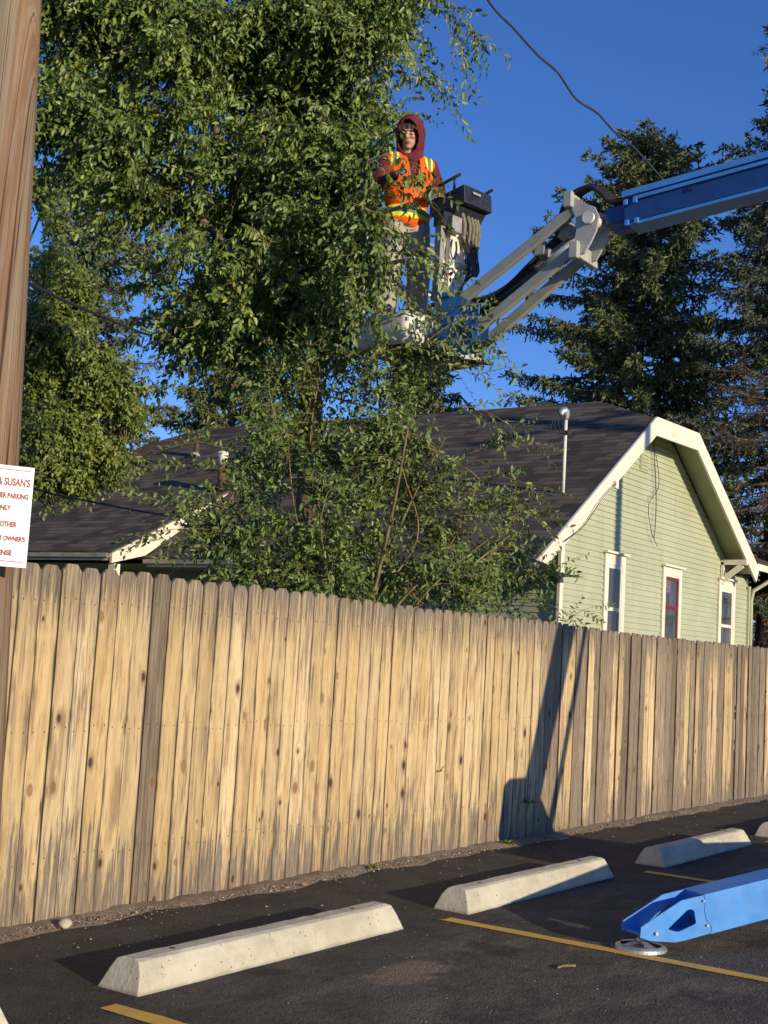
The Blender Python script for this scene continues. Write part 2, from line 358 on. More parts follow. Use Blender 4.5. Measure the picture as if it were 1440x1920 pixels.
def mat_line():
    t = NT('worn_yellow_line', .7, .3); c = t.coord()
    n1 = t.noise(c, 26., 7, .75); n2 = t.noise(c, 5., 5, .6)
    m = t.smooth(t.math('ADD', n1, t.math('MULTIPLY', n2, .5)), .60, .72, 0, 1)
    col = t.mix(t.smooth(n2, .4, .6), (.74, .43, .06), (.64, .39, .08)); col = t.mix(t.math('MULTIPLY', t.smooth(n1, .55, .7), .55), col, (.16, .11, .045))
    t.color(col); t.bump(n1, .4, .004); return t.mat
M['line'] = mat_line()

def mat_concrete():
    t = NT('cast_concrete', .85, .25); c = t.coord()
    n1 = t.noise(c, 4.5, 7, .65); n2 = t.noise(c, 50., 3, .6)
    col = t.mix(t.smooth(n1, .33, .66), (.45, .405, .30), (.58, .53, .405))
    col = t.mix(t.math('MULTIPLY', t.smooth(t.noise(t.vmul(c, (9., 9., 2.)), 1., 6, .7), .57, .70), .5), col, (.23, .185, .135))
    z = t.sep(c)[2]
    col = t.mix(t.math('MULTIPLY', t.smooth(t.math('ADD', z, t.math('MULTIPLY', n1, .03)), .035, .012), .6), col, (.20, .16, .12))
    vo = t.n('TexVoronoi', {'Vector': c, 'Scale': 34.0}); pit = t.math('MULTIPLY', t.math('LESS_THAN', vo.outputs['Distance'], .17), t.math('GREATER_THAN', t.sep(vo.outputs['Color'])[0], .72))
    col = t.mix(t.math('MULTIPLY', pit, .8), col, (.11, .09, .07)); t.color(col)
    t.bump(t.math('SUBTRACT', t.math('ADD', n2, n1), t.math('MULTIPLY', pit, 2.)), .45, .008); return t.mat
M['concrete'] = mat_concrete()

def mat_shingle():
    t = NT('asphalt_shingles', .95, .15); c = t.sep(t.coord())
    x, y, z = c[0], c[1], c[2]
    s = t.math('MULTIPLY', z, 1.77)
    v = t.comb(t.math('ADD', y, t.math('MULTIPLY', x, .35)), s, 0)
    br = t.n('TexBrick', {'Vector': v, 'Color1': (0, 0, 0, 1), 'Color2': (1, 1, 1, 1), 'Mortar': (.5, .5, .5, 1), 'Scale': 1.0, 'Mortar Size': .004, 'Brick Width': .30, 'Row Height': .14}, offset=.37, squash=1.3, squash_frequency=3)
    r = t.sep(br.outputs[0])[0]
    nz = t.noise(v, 3., 6, .6); nf = t.noise(v, 60., 3, .7)
    r2_ = t.math('ADD', t.math('MULTIPLY', r, .65), t.math('MULTIPLY', nz, .5))
    col = t.ramp(r2_, [(.1, (.050, .042, .035)), (.32, (.064, .054, .045)), (.55, (.098, .082, .066)), (.70, (.150, .105, .076)), (.88, (.140, .125, .107))])
    row = t.math('FRACT', t.math('DIVIDE', s, .14))
    col = t.mix(t.math('MULTIPLY', t.smooth(row, .16, .02), .75), col, (.012, .010, .010))
    col = t.mix(t.math('MULTIPLY', t.smooth(nf, .5, .8), .25), col, (.10, .09, .085))
    t.color(col); t.bump(t.math('ADD', t.math('MULTIPLY', row, -1.), t.math('MULTIPLY', nf, .5)), .5, .012); return t.mat
M['shingle'] = mat_shingle()

def mat_siding():
    t = NT('sage_green_siding', .6, .3); c = t.coord()
    n1 = t.noise(c, 1.3, 5, .6); n2 = t.noise(t.vmul(c, (3., 3., 22.)), 1., 5, .7)
    col = t.mix(t.smooth(n1, .3, .7), (.40, .42, .275), (.455, .47, .32))
    col = t.mix(t.math('MULTIPLY', t.smooth(n2, .55, .75), .35), col, (.56, .56, .42))
    chips = t.smooth(t.noise(c, 11., 5, .75), .66, .70); col = t.mix(t.math('MULTIPLY', chips, .65), col, (.24, .21, .15)); dr = t.noise(t.vmul(c, (6., 6., .5)), 1., 4, .6); col = t.mix(t.math('MULTIPLY', t.smooth(dr, .52, .7), .35), col, (.30, .29, .19))
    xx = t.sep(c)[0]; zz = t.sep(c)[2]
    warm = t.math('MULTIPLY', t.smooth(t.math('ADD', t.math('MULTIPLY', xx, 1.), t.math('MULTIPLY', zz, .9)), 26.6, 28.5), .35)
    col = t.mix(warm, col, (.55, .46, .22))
    t.color(col); return t.mat
M['siding'] = mat_siding()

def mat_glass():
    t = NT('dark_window_glass', .06, .45); c = t.coord()
    n = t.noise(t.vmul(c, (5., 5., .8)), 1., 3)
    t.color(t.mix(t.smooth(n, .4, .6), (.035, .03, .03), (.085, .07, .065))); return t.mat
M['glass'] = mat_glass()
M['curtain'] = simple('curtain', (.35, .25, .25), .9, .4, 18)

# ---------------------------------------------------------------- ground
FY, FTOP = 5.345, 1.89
mb = MB(); mb.quad((-300, -300, -.03), (300, -300, -.03), (300, 400, -.03), (-300, 400, -.03)); setting(mb.build('ground', M['yard']))
mb = MB(); edge = [(-30 + i*.11, 5.16 + .035*math.sin(i*.9) + .03*math.sin(i*.37+1) + random.uniform(-.012, .012)) for i in range(900)]
for i in range(len(edge)-1):
    a, b = edge[i], edge[i+1]
    mb.add([(a[0], -30, 0), (b[0], -30, 0), (b[0], b[1], 0), (a[0], a[1], 0)], [(0, 1, 2, 3)])
    mb.add([(a[0], a[1], 0), (b[0], b[1], 0), (b[0], b[1]+.015, -.02), (a[0], a[1]+.015, -.02)], [(0, 1, 2, 3)])
setting(mb.build('parking_lot', M['asphalt']))
# dirt strip at the fence foot
nx, ny = 520, 12; vs = []; fs = []
xs = np.linspace(-4, 26, nx); ys = np.linspace(5.04, 5.85, ny)
X, Y = np.meshgrid(xs, ys); hh = .004*np.sin(X*3.1+Y*9)+.003*np.sin(X*11.3-Y*23)+.003*np.sin(X*23.7+1)+RS.uniform(-.006, .006, X.shape)
ez = np.clip((Y-5.17-.04*np.sin(X*1.7)-.03*np.sin(X*5.1))/.12, -.4, 1)
Z = -.018+.034*ez+hh*np.clip(ez+.2, 0, 1)+.004
V = np.stack([X, Y, Z], -1).reshape(-1, 3); idx = np.arange(nx*ny).reshape(ny, nx)
F = np.stack([idx[:-1, :-1], idx[:-1, 1:], idx[1:, 1:], idx[1:, :-1]], -1).reshape(-1, 4)
setting(fast_mesh('dirt_strip', V, F, M['dirt'], smooth=True))

def stones(name, n, fx, fy, smin, smax, mat, z0=0.004):
    """scattered grit as one uncountable object"""
    base = np.array([(1, 0, 0), (-1, 0, 0), (0, 1, 0), (0, -1, 0), (0, 0, 1), (0, 0, -1)], float)
    fc = np.array([(0, 2, 4), (2, 1, 4), (1, 3, 4), (3, 0, 4), (2, 0, 5), (1, 2, 5), (3, 1, 5), (0, 3, 5)])
    P = np.stack([fx(n), fy(n), np.full(n, z0)], -1)
    S = (smin+(smax-smin)*RS.rand(n)**3)[:, None, None]
    j = base[None]*(RS.uniform(.6, 1.3, (n, 6, 1)))*S; j[:, :, 2] *= .6
    a = RS.rand(n)*6.3; ca, sa = np.cos(a)[:, None], np.sin(a)[:, None]
    x = j[:, :, 0]*ca-j[:, :, 1]*sa; y = j[:, :, 0]*sa+j[:, :, 1]*ca; j[:, :, 0] = x; j[:, :, 1] = y
    V = (P[:, None]+j).reshape(-1, 3); F = (fc[None]+6*np.arange(n)[:, None, None]).reshape(-1, 3)
    return fast_mesh(name, V, F, mat)
def mat_grit():
    t = NT('gravel_bits', .9, .2); r = t.n('NewGeometry').outputs['Random Per Island']
    t.color(t.ramp(r, [(0, (.10, .08, .065)), (.5, (.26, .20, .15)), (.8, (.40, .33, .25)), (1, (.60, .55, .46))])); return t.mat
M['grit'] = mat_grit()
setting(stones('gravel', 5200, lambda n: RS.uniform(3.5, 18, n), lambda n: np.where(RS.rand(n) < .93, RS.normal(5.22, .055, n), RS.uniform(4.4, 5.2, n)), .002, .011, M['grit'], .010), 'stuff')
setting(stones('asphalt_grit', 1500, lambda n: RS.uniform(3.6, 12, n), lambda n: RS.uniform(1.8, 5.2, n), .0015, .006, M['grit'], .002), 'stuff')

# painted bay lines (own sheet 4 mm above the asphalt)
mb = MB()
for x0, ya in ((1.22, 3.9), (3.965, 3.97), (6.64, 3.97), (9.38, 3.89), (12.1, 3.85), (14.85, 3.8)):
    n = 40; y1 = -1.2
    for i in range(n):
        a, b = ya+(y1-ya)*i/n, ya+(y1-ya)*(i+1)/n
        w0 = .05+.004*math.sin(i*2.1+x0); w1 = .05+.004*math.sin((i+1)*2.1+x0)
        mb.add([(x0-w0, a, .004), (x0+w0, a, .004), (x0+w1, b, .004), (x0-w1, b, .004)], [(0, 3, 2, 1)])
setting(mb.build('parking_lines', M['line']))

# ---------------------------------------------------------------- wheel stops
def wheel_stop(x0, x1, y0, label, seed):
    rnd = random.Random(seed); L = x1-x0; n = 26
    prof = [(0, 0), (.035, .085), (.06, .125), (.085, .133), (.165, .133), (.19, .122), (.215, .085), (.25, 0)]
    mb = MB(); rows = []
    for i in range(n+1):
        t = i/n; x = L*t; e = 0
        if i == 0 or i == n: e = 1
        row = []
        for k, (py, pz) in enumerate(prof):
            inset = (.055*(pz/.133)) * (1 if i == 0 else -1) if e else 0
            row.append((x+inset+rnd.uniform(-.0015, .0015), py+rnd.uniform(-.0022, .0022), max(0, pz+rnd.uniform(-.002, .002)) if pz else 0.0))
        rows.append(row)
    V = [v for r_ in rows for v in r_]; k = len(prof); F = []
    for i in range(n):
        for j in range(k-1): F.append((i*k+j, i*k+j+1, (i+1)*k+j+1, (i+1)*k+j)[::-1])
    F.append(tuple(range(k))); F.append(tuple(range(n*k, n*k+k))[::-1])
    root = thing('wheel_stop', label, 'parking stop', (x0, y0, 0), 0, 'concrete wheel stops along the fence')
    mb.add(V, F); mb.build('body', M['concrete'], root, bevel=.004)
    for t in (.16, .84):
        m2 = MB(); c = (L*t, .125, .1345); m2.tube([(c[0], c[1], .128), (c[0], c[1], .1352)], .013, 12)
        m2.build('anchor_pin', M['rust'], root)
        m3 = MB(); poly = [(c[0]+.020*math.cos(a)*rnd.uniform(.8, 1.3), c[1]+.018*math.sin(a)*rnd.uniform(.8, 1.2), .1336) for a in [i*.628 for i in range(10)]]
    return root
wheel_stop(1.42, 3.48, 3.98, 'concrete wheel stop cut off at the bottom left corner of the photo', 1)
wheel_stop(4.16, 6.22, 3.99, 'sunlit concrete wheel stop nearest in full view, left of the long yellow line', 2)
wheel_stop(6.86, 8.95, 3.95, 'wheel stop between the long yellow line and the short one, right end in shade', 3)
wheel_stop(9.71, 11.76, 3.87, 'concrete wheel stop beyond the blue outrigger with its left end shaded', 4)
wheel_stop(12.43, 14.5, 3.82, 'concrete wheel stop cut by the right edge of the photo', 5)

# ---------------------------------------------------------------- fence
fence = thing('wooden_fence', 'tall dog-eared wooden picket fence of weathered boards beside the parking lot', 'fence', (0, FY, 0))
def build_fence():
    V = []; F = []; A = []; B = []
    x = 2.30-.14*6; i = 0; rnd = random.Random(21)
    while x < 25:
        w = .1355+rnd.uniform(-.004, .003)
        far = min(1, max(0, (x-10.4)/.7))
        k = i
        h = FTOP+rnd.uniform(-.010, .010)+.006*math.sin(x*1.3)-(.012*far)
        yo = rnd.uniform(-.004, .004)*(1+1.6*far); tw = R(rnd.uniform(-1.0, 1.0)*(1+3.4*far)); lean = R(rnd.uniform(-.22, .22))
        g = rnd.random(); wea = .08+.14*rnd.random()+.52*far+(.5 if g < .03+.2*far else (.22 if g < .2+.2*far else 0))
        dark = abs(x-5.51) < .07
        if dark: wea = 1.0
        if far > .5 and rnd.random() < .24: wea = .02
        if x > 9.8 and far < 1 : wea += .1
        rid = rnd.random(); tone = rnd.random(); ks = rnd.uniform(-1, 1)
        c = .034; z0 = -.02; nseg = 7; th = .017
        hw = w/2
        xs_ = []
        outl = [(-hw, z0)]+[(-hw, z0+(h-c*1.1-z0)*q/nseg) for q in range(1, nseg+1)]+[(-hw+c, h), (hw-c, h)]+[(hw, z0+(h-c*1.1-z0)*q/nseg) for q in range(nseg, 0, -1)]+[(hw, z0)]
        bow = rnd.uniform(-.0025, .0025)*(1+2*far)
        def P(u, z, y):
            y2 = y+yo+bow*math.sin(z/h*3.1)
            xx = x+u*math.cos(tw)-y2*0+ z*math.tan(lean)*.6
            return (xx, y2+u*math.sin(tw), z)
        o = len(V); n = len(outl)
        for (u, z) in outl: V.append(P(u, z, -th/2)); A.append((rid, wea, u)); B.append((tone, ks, h))
        for (u, z) in outl: V.append(P(u, z, th/2)); A.append((rid, wea, u)); B.append((tone, ks, h))
        # ladder faces front/back
        m_ = nseg+1
        for q in range(nseg):
            l0, l1 = q, q+1; r0, r1 = n-1-q, n-2-q
            F.append((o+l0, o+r0, o+r1, o+l1)); F.append((o+n+l0, o+n+l1, o+n+r1, o+n+r0))
        F.append((o+nseg, o+n-1-nseg, o+nseg+2, o+nseg+1)); F.append((o+n+nseg, o+n+nseg+1, o+n+nseg+2, o+n+n-1-nseg))
        for q in range(n):
            a, b = q, (q+1) % n; F.append((o+a, o+b, o+n+b, o+n+a))
        x += w+.0045; i += 1
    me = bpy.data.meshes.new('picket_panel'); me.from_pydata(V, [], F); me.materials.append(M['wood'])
    at = me.attributes.new('pk', 'FLOAT_VECTOR', 'POINT'); at.data.foreach_set('vector', np.array(A, dtype=np.float32).ravel())
    at = me.attributes.new('pt', 'FLOAT_VECTOR', 'POINT'); at.data.foreach_set('vector', np.array(B, dtype=np.float32).ravel())
    me.update(); o = bpy.data.objects.new('picket_panel', me); SC.collection.objects.link(o); o.parent = fence
build_fence()
M['rail'] = simple('rail_wood', (.22, .16, .11), .85, .3, 9)
for z in (.34, 1.02, 1.71):
    mb = MB(); mb.box((12, .032, z), (27, .038, .085)); mb.build('rail', M['rail'], fence)
for k in range(11):
    mb = MB(); mb.box((-.4+2.42*k+.1, .10, .86), (.09, .09, 1.76)); mb.build('fence_post', M['rail'], fence)

# ---------------------------------------------------------------- utility poles
def utility_pole(base, top, rb, rt, label, crossarm=False):
    base = Vector(base); top = Vector(top); root = thing('utility_pole', label, 'utility pole', base)
    mb = MB(); n = 14; d = top-base
    mb.tube([d*(i/n) for i in range(n+1)], [rb+(rt-rb)*i/n+random.uniform(-.001, .001) for i in range(n+1)], 40)
    mb.build('pole_shaft', M['pole'], root)
    if crossarm:
        m2 = MB(); m2.box(d*.93+Vector((0, -.16, 0)), (2.0, .09, .11)); m2.build('crossarm', M['rail'], root)
        for xx in (-.9, -.5, .5, .9):
            m3 = MB(); m3.tube([d*.93+Vector((xx, -.16, .055)), d*.93+Vector((xx, -.16, .2))], [.03, .045], 10); m3.build('insulator', M['alu'], root)
    return root
# right edge surveyed at (3.89,4.75,2.33) and (3.84,4.82,4.53)
er, n_ = Vector((.567, -.823, 0)), .142
utility_pole((3.869, 4.822, -.03), (3.694, 5.075, 9.0), .160, .118, 'tall brown weathered wooden utility pole at the left edge, carrying the parking sign')
utility_pole((17.3, -3.4, 0), (17.3, -3.4, 9.6), .15, .11, 'wooden utility pole beyond the right edge that throws a thin shadow on the green house', True)
# tags stapled on the pole
# ---------------------------------------------------------------- sign
def text_mesh(body, size, mat, parent, x, z, width=None, align='CENTER', y=-.0022, name='lettering'):
    cu_ = bpy.data.curves.new('t', 'FONT'); cu_.body = body; cu_.size = size; cu_.align_x = align; cu_.align_y = 'CENTER'; cu_.extrude = .0004; cu_.offset = 0.0015
    ob = bpy.data.objects.new('t', cu_); SC.collection.objects.link(ob); bpy.context.view_layer.update()
    me = bpy.data.meshes.new_from_object(ob); bpy.data.objects.remove(ob)
    me.materials.clear(); me.materials.append(mat)
    vs_ = [v.co.x for v in me.vertices]; w0 = max(vs_)-min(vs_); k = (width/w0) if width else 1
    o = bpy.data.objects.new(name, me); SC.collection.objects.link(o); o.parent = parent
    o.rotation_euler = (R(90), 0, 0); o.location = (x, y, z); o.scale = (k, 1, 1); return o
sr = Vector((3.822, 4.540, 0)); sdir = Vector((math.cos(R(-31)), math.sin(R(-31)), 0)); SWD, SHT = .242, .448
sc_ = sr-sdir*SWD/2
sign = thing('parking_sign', "white parking sign with dark red lettering, customer parking only, on the utility pole", 'sign', (sc_.x, sc_.y, 2.243-SHT), R(-31))
mb = MB(); mb.box((0, 0, SHT/2), (SWD, .003, SHT)); mb.build('sign_board', M['signw'], sign)
for zt in (.018, .424):
    mb = MB(); mb.box((0, -.0022, SHT-zt), (SWD-.032, .0012, .0035)); mb.build('border_stripe', M['signr'], sign)
for (b, zt, cap, wid, xr) in (("TOM & SUSAN'S", .074, .032, .215, None), ("CUSTOMER PARKING", .135, .022, .208, None), ("ONLY", .190, .022, .068, None), ("ALL OTHER", .262, .022, .118, .052),
                              ("TOWED AT OWNER'S", .325, .020, .212, None), ("EXPENSE", .388, .022, .108, None)):
    if xr is None: text_mesh(b, cap*1.42, M['signr'], sign, .0, SHT-zt, wid)
    else: text_mesh(b, cap*1.42, M['signr'], sign, .006, SHT-zt, wid)
for zt in (.009, .438):
    mb = MB(); mb.tube([(.012, -.001, SHT-zt), (.012, -.0045, SHT-zt)], .0045, 10); mb.build('screw', M['steel'], sign)
# batten behind the sign back to the pole
mb = MB(); mb.box((-.04, .055, SHT*.5), (.06, .10, SHT*.7)); mb.build('mounting_block', M['rail'], sign)
# ---------------------------------------------------------------- house
house = thing('green_house', 'sage green clapboard house with dark shingled roof and clipped gable behind the fence', 'house', (18, 9, 0))
HO = Vector((18, 9, 0))
def hp(x, y, z): return Vector((x, y, z))-HO
WY = 9.0; RY = 8.5
eL = (16.20, 2.97); aL_ = (20.28, 5.76); aR_ = (22.25, 5.82); eR = (25.72, 3.66); rz_ = 6.29; rx_ = 21.06
sL = (aL_[1]-eL[1])/(aL_[0]-eL[0]); sR = (eR[1]-aR_[1])/(eR[0]-aR_[0])
# siding : real lapped boards clipped by the rake
mb = MB(); ex = .098; k = 0; z = .25
xl_, xr_ = 17.93, 26.70
def span(z, drop=.12):
    l = xl_; r_ = xr_
    zl = z+drop
    if zl > eL[1]+(xl_-eL[0])*sL: l = eL[0]+(zl-eL[1])/sL
    if zl > 3.42: r_ = min(xr_, aR_[0]+(zl-aR_[1])/sR)
    if zl > 5.80: return None
    return l, r_
while z < 5.75:
    s0, s1 = span(z), span(z+ex)
    if s0 is None or s1 is None: break
    y0, y1 = WY-.016, WY
    o = [(s0[0], y0, z), (s0[1], y0, z), (s1[1], y1, z+ex), (s1[0], y1, z+ex), (s0[0], WY+.002, z), (s0[1], WY+.002, z)]
    mb.add([hp(*p_) for p_ in o], [(0, 1, 2, 3), (4, 5, 1, 0)]); z += ex
mb.quad(hp(xl_, WY+.01, 0), hp(xr_, WY+.01, 0), hp(xr_, WY+.01, 3.4), hp(22.2, WY+.01, 5.72), hp(20.3, WY+.01, 5.68), hp(xl_, WY+.01, 4.0))
mb.build('gable_wall', M['siding'], house)
mb = MB(); z = .25
while z < 3.0:                                              # long side wall under the eave
    mb.add([hp(17.93-.016, 9, z), hp(17.93-.016, 21, z), hp(17.93, 21, z+ex), hp(17.93, 9, z+ex)], [(0, 3, 2, 1)]); z += ex
mb.quad(hp(17.95, 9, 0), hp(17.95, 9, 4.1), hp(17.95, 21, 4.1), hp(17.95, 21, 0)); mb.build('side_wall', M['siding'], house)
mb = MB(); mb.quad(hp(26.7, 9, 0), hp(26.7, 21, 0), hp(26.7, 21, 3.6), hp(26.7, 9, 3.6)); mb.build('side_wall', M['siding'], house)
for xx, zt in ((17.90, 3.95), (26.66, 3.38)):
    mb = MB(); mb.box(hp(xx, WY-.03, zt/2), (.11, .05, zt)); mb.build('corner_board', M['trim'] if xx < 20 else M['siding'], house)
# main roof : slab with thickness
def slab(pts, th=.045, mat='shingle', name='roof_slope'):
    mb = MB(); pts = [Vector(q) for q in pts]; n = (pts[1]-pts[0]).cross(pts[2]-pts[0]).normalized()
    if n.z < 0: pts = pts[::-1]; n = -n
    mb.prism([q-n*th for q in pts][::-1], n*th); return mb.build(name, M[mat], house)
rn = (rx_, 9.9, rz_); rf = (rx_, 19.6, rz_)
slab([hp(eL[0], RY, eL[1]), hp(aL_[0], RY, aL_[1]), hp(*rn), hp(*rf), hp(20.45, 20.68, 5.88), hp(19.77, 20.98, 5.41), hp(18.25, 21.6, 4.37), hp(16.2, 22.4, 2.97)])
slab([hp(aL_[0], RY, aL_[1]), hp(aR_[0], RY, aR_[1]), hp(*rn)], name='roof_hip')
slab([hp(aR_[0], RY, aR_[1]), hp(eR[0]+.1, RY, eR[1]-.06), hp(26.5, 22.4, 3.0), hp(*rf), hp(*rn)])
slab([hp(*rf), hp(20.45, 20.68, 5.88), hp(19.77, 20.98, 5.41), hp(18.25, 21.6, 4.37), hp(16.2, 22.4, 2.97), hp(26.5, 22.4, 3.0)], name='roof_hip')
# lower wing of the roof on the left
WE = 15.44
slab([hp(18.34, 16.2, 4.455), hp(WE, 16.2, 3.0), hp(WE, 22.6, 3.0), hp(18.34, 21.58, 4.455)], .05)
mb = MB(); mb.prism([hp(18.3, 16.16, 4.40), hp(WE-.02, 16.16, 2.965), hp(WE-.02, 16.16, 2.80), hp(16.2, 16.16, 3.0), hp(17.6, 16.16, 3.90)], (0, .05, 0)); lab(mb.build('rake_board', M['trim'], house), 'peeling cream rake board of the lower roof wing')
mb = MB(); mb.box(hp(15.62, 16.3, 1.4), (.14, .14, 2.8)); mb.build('porch_post', M['trim'], house)
def gutter(x, y0, y1, z):
    mb = MB(); pr = [(0, 0), (-.02, -.05), (-.06, -.085), (-.10, -.07), (-.11, 0), (-.104, 0), (-.092, -.06), (-.06, -.074), (-.03, -.045), (-.008, 0)]
    mb.prism([hp(x+a, y0, z+b) for a, b in pr], (0, y1-y0, 0)); mb.build('gutter', M['gutter'], house)
    m2 = MB(); m2.box(hp(x+.015, (y0+y1)/2, z-.06), (.02, y1-y0, .12)); m2.build('fascia', M['trim'], house)
gutter(eL[0]-.01, RY+.02, 16.1, 2.925); gutter(WE-.01, 16.2, 22.6, 2.965)
# eave soffit of side
mb = MB(); mb.quad(hp(16.22, RY+.05, 2.86), hp(17.93, RY+.05, 2.86), hp(17.93, 22, 2.86), hp(16.22, 22, 2.86)); mb.build('eave_soffit', M['soffit'], house)
# gable fascia boards
def fascia(a, b, th=.25, over=.0):
    mb = MB(); d = Vector((b[0]-a[0], 0, b[1]-a[1])).normalized(); n = Vector((-d.z, 0, d.x));
    if n.z < 0: n = -n
    A, B = hp(a[0], RY-.03, a[1])+n*.012, hp(b[0], RY-.03, b[1])+n*.012
    mb.prism([A, B, B+Vector((0, 0, -th)), A+Vector((0, 0, -th))], (0, .035, 0)); return mb.build('fascia', M['trim'], house)
mb = MB(); mb.prism([hp(eL[0]-.02, RY-.03, eL[1]-.01), hp(aL_[0], RY-.03, aL_[1]+.02), hp(aL_[0], RY-.03, aL_[1]-.30), hp(eL[0]+.30, RY-.03, eL[1]-.04)], (0, .04, 0)); mb.build('fascia', M['trim'], house)
mb = MB(); mb.prism([hp(aL_[0]+.002, RY-.032, aL_[1]+.02), hp(aR_[0], RY-.032, aR_[1]+.02), hp(aR_[0]-.05, RY-.032, aR_[1]-.30), hp(aL_[0]+.002, RY-.032, aL_[1]-.30)], (0, .04, 0)); mb.build('fascia', M['trim'], house)
mb = MB(); mb.prism([hp(aR_[0]+.003, RY-.03, aR_[1]+.02), hp(eR[0]+.05, RY-.03, eR[1]+.02), hp(eR[0]-.10, RY-.03, eR[1]-.26), hp(aR_[0]-.05, RY-.03, aR_[1]-.30)], (0, .04, 0)); mb.build('fascia', M['trim'], house)
# sloping soffits between fascia and wall
mb = MB()
mb.quad(hp(eL[0]+.1, RY, eL[1]-.02), hp(aL_[0], RY, aL_[1]-.09), hp(aL_[0], WY, aL_[1]-.09), hp(eL[0]+.1, WY, eL[1]-.02))
mb.quad(hp(aL_[0], RY, aL_[1]-.09), hp(aR_[0], RY, aR_[1]-.09), hp(aR_[0], WY, aR_[1]-.09), hp(aL_[0], WY, aL_[1]-.09))
mb.quad(hp(aR_[0], RY, aR_[1]-.09), hp(eR[0], RY, eR[1]-.09), hp(eR[0], WY, eR[1]-.09), hp(aR_[0], WY, aR_[1]-.09))
mb.build('gable_soffit', M['soffit'], house)
# knee brace at the right
mb = MB(); mb.box(hp(25.0, 8.73, 3.74), (.09, .54, .10)); mb.beam(hp(25.0, 8.98, 3.36), hp(25.0, 8.56, 3.68), .085, .10); mb.box(hp(25.0, 8.95, 3.52), (.09, .06, .44)); mb.build('knee_brace', M['trim'], house)
# low roof of the side addition with gutter and downspout
slab([hp(25.75, 8.55, 3.80), hp(31, 8.55, 3.80), hp(31, 11.5, 5.0), hp(25.75, 11.5, 5.0)], .05)
mb = MB(); mb.box(hp(28.4, 8.52, 3.72), (5.3, .05, .13)); mb.build('gutter', M['trim'], house)
mb = MB(); mb.quad(hp(26.7, 9.4, 0), hp(31, 9.4, 0), hp(31, 9.4, 3.8), hp(26.7, 9.4, 3.8)); mb.quad(hp(25.8, 8.6, 3.68), hp(31, 8.6, 3.68), hp(31, 9.4, 3.68), hp(25.8, 9.4, 3.68))
mb = MB(); mb.tube([hp(27.0, 8.56, 3.66), hp(26.95, 8.60, 3.55), hp(26.74, 8.90, 3.30), hp(26.72, 8.94, 3.1), hp(26.72, 8.94, .1)], .045, 8); lab(mb.build('downspout', M['siding'], house), 'green painted downspout')

def window(x0, x1, ztop, zbot, red=False, lab_=None):
    # outer trim x0..x1; everything stands proud of the wall
    w = MB(); y = WY-.016; cx = (x0+x1)/2; t = .125
    w.box(hp(x0+t/2, y-.014, (ztop+zbot)/2), (t, .028, ztop-zbot)); w.box(hp(x1-t/2, y-.014, (ztop+zbot)/2), (t, .028, ztop-zbot))
    w.box(hp(cx, y-.013, ztop-.09), (x1-x0-2*t, .026, .18)); w.box(hp(cx, y-.04, ztop+.018), (x1-x0+.10, .085, .036)); w.box(hp(cx, y-.035, zbot-.025), (x1-x0+.08, .08, .05))
    fr = w.build('window', M['trim'], house)
    if lab_: fr['label'] = lab_
    a, b = x0+t, x1-t; zt, zb = ztop-.18, zbot; zm = zt-(zt-zb)*.46; s = MB(); sw = .05
    sm = M['red'] if red else M['trim']
    s.box(hp(a+sw/2, y-.008, (zt+zb)/2), (sw, .016, zt-zb)); s.box(hp(b-sw/2, y-.008, (zt+zb)/2), (sw if not red else sw*1.0, .016, zt-zb))
    for zz, hh_ in ((zt-.03, .06), (zm, .06), (zb+.045, .09)): s.box(hp((a+b)/2, y-.0075, zz), (b-a-2*sw, .015, hh_))
    so_ = s.build('sash', sm, fr)
    g = MB(); g.quad(hp(a+sw, y-.002, zb), hp(b-sw, y-.002, zb), hp(b-sw, y-.002, zt), hp(a+sw, y-.002, zt)); g.build('pane', M['glass'], fr)
    c = MB(); 
    if not red: c.box(hp(b-sw-.05, y-.0035, zb+(zm-zb)*.5), (.018, .002, (zm-zb)*.86)); c.build('screen_bar', M['curtain'], fr)
    else:
        for q in range(5): c.box(hp(a+sw+.04+q*.035, y-.0035, zt-.17), (.014, .0016, .22))
        c.build('curtain', M['curtain'], fr)
    return fr
window(19.49, 20.30, 3.40, 1.62, lab_='tall cream framed sash window nearest the sapling')
window(21.97, 22.86, 3.40, 2.02, red=True, lab_='window with dark red sashes')
window(24.86, 25.80, 3.40, 1.62, lab_='cream framed sash window under the knee brace')
v = MB()
for q in range(5): v.box(hp(20.98, WY-.03, 5.02+q*.062), (.30, .02, .035))
v.box(hp(20.98, WY-.02, 5.14), (.34, .012, .36)); v.build('gable_vent', M['siding'], house)
# loose cable hanging on the gable
mb = MB(); 
def crv(pts, n=8):
    pts = [Vector(q) for q in pts]; out = []
    for i in range(len(pts)-1):
        p0, p1, p2, p3 = pts[max(i-1, 0)], pts[i], pts[i+1], pts[min(i+2, len(pts)-1)]
        for k in range(n):
            t = k/n; out.append(.5*((2*p1)+(-p0+p2)*t+(2*p0-5*p1+4*p2-p3)*t*t+(-p0+3*p1-3*p2+p3)*t**3))
    return out+[pts[-1]]
mb.tube(crv([hp(21.25, 8.93, 5.5), hp(21.42, 8.93, 4.7), hp(21.45, 8.93, 4.2), hp(21.40, 8.93, 3.82)]), .008, 5)
mb.tube(crv([hp(21.3, 8.92, 5.4), hp(21.52, 8.92, 4.8), hp(21.1, 8.92, 4.4), hp(21.25, 8.92, 3.95), hp(21.55, 8.92, 3.7)]), .006, 5)
mb.build('loose_cable', M['wire'], house)
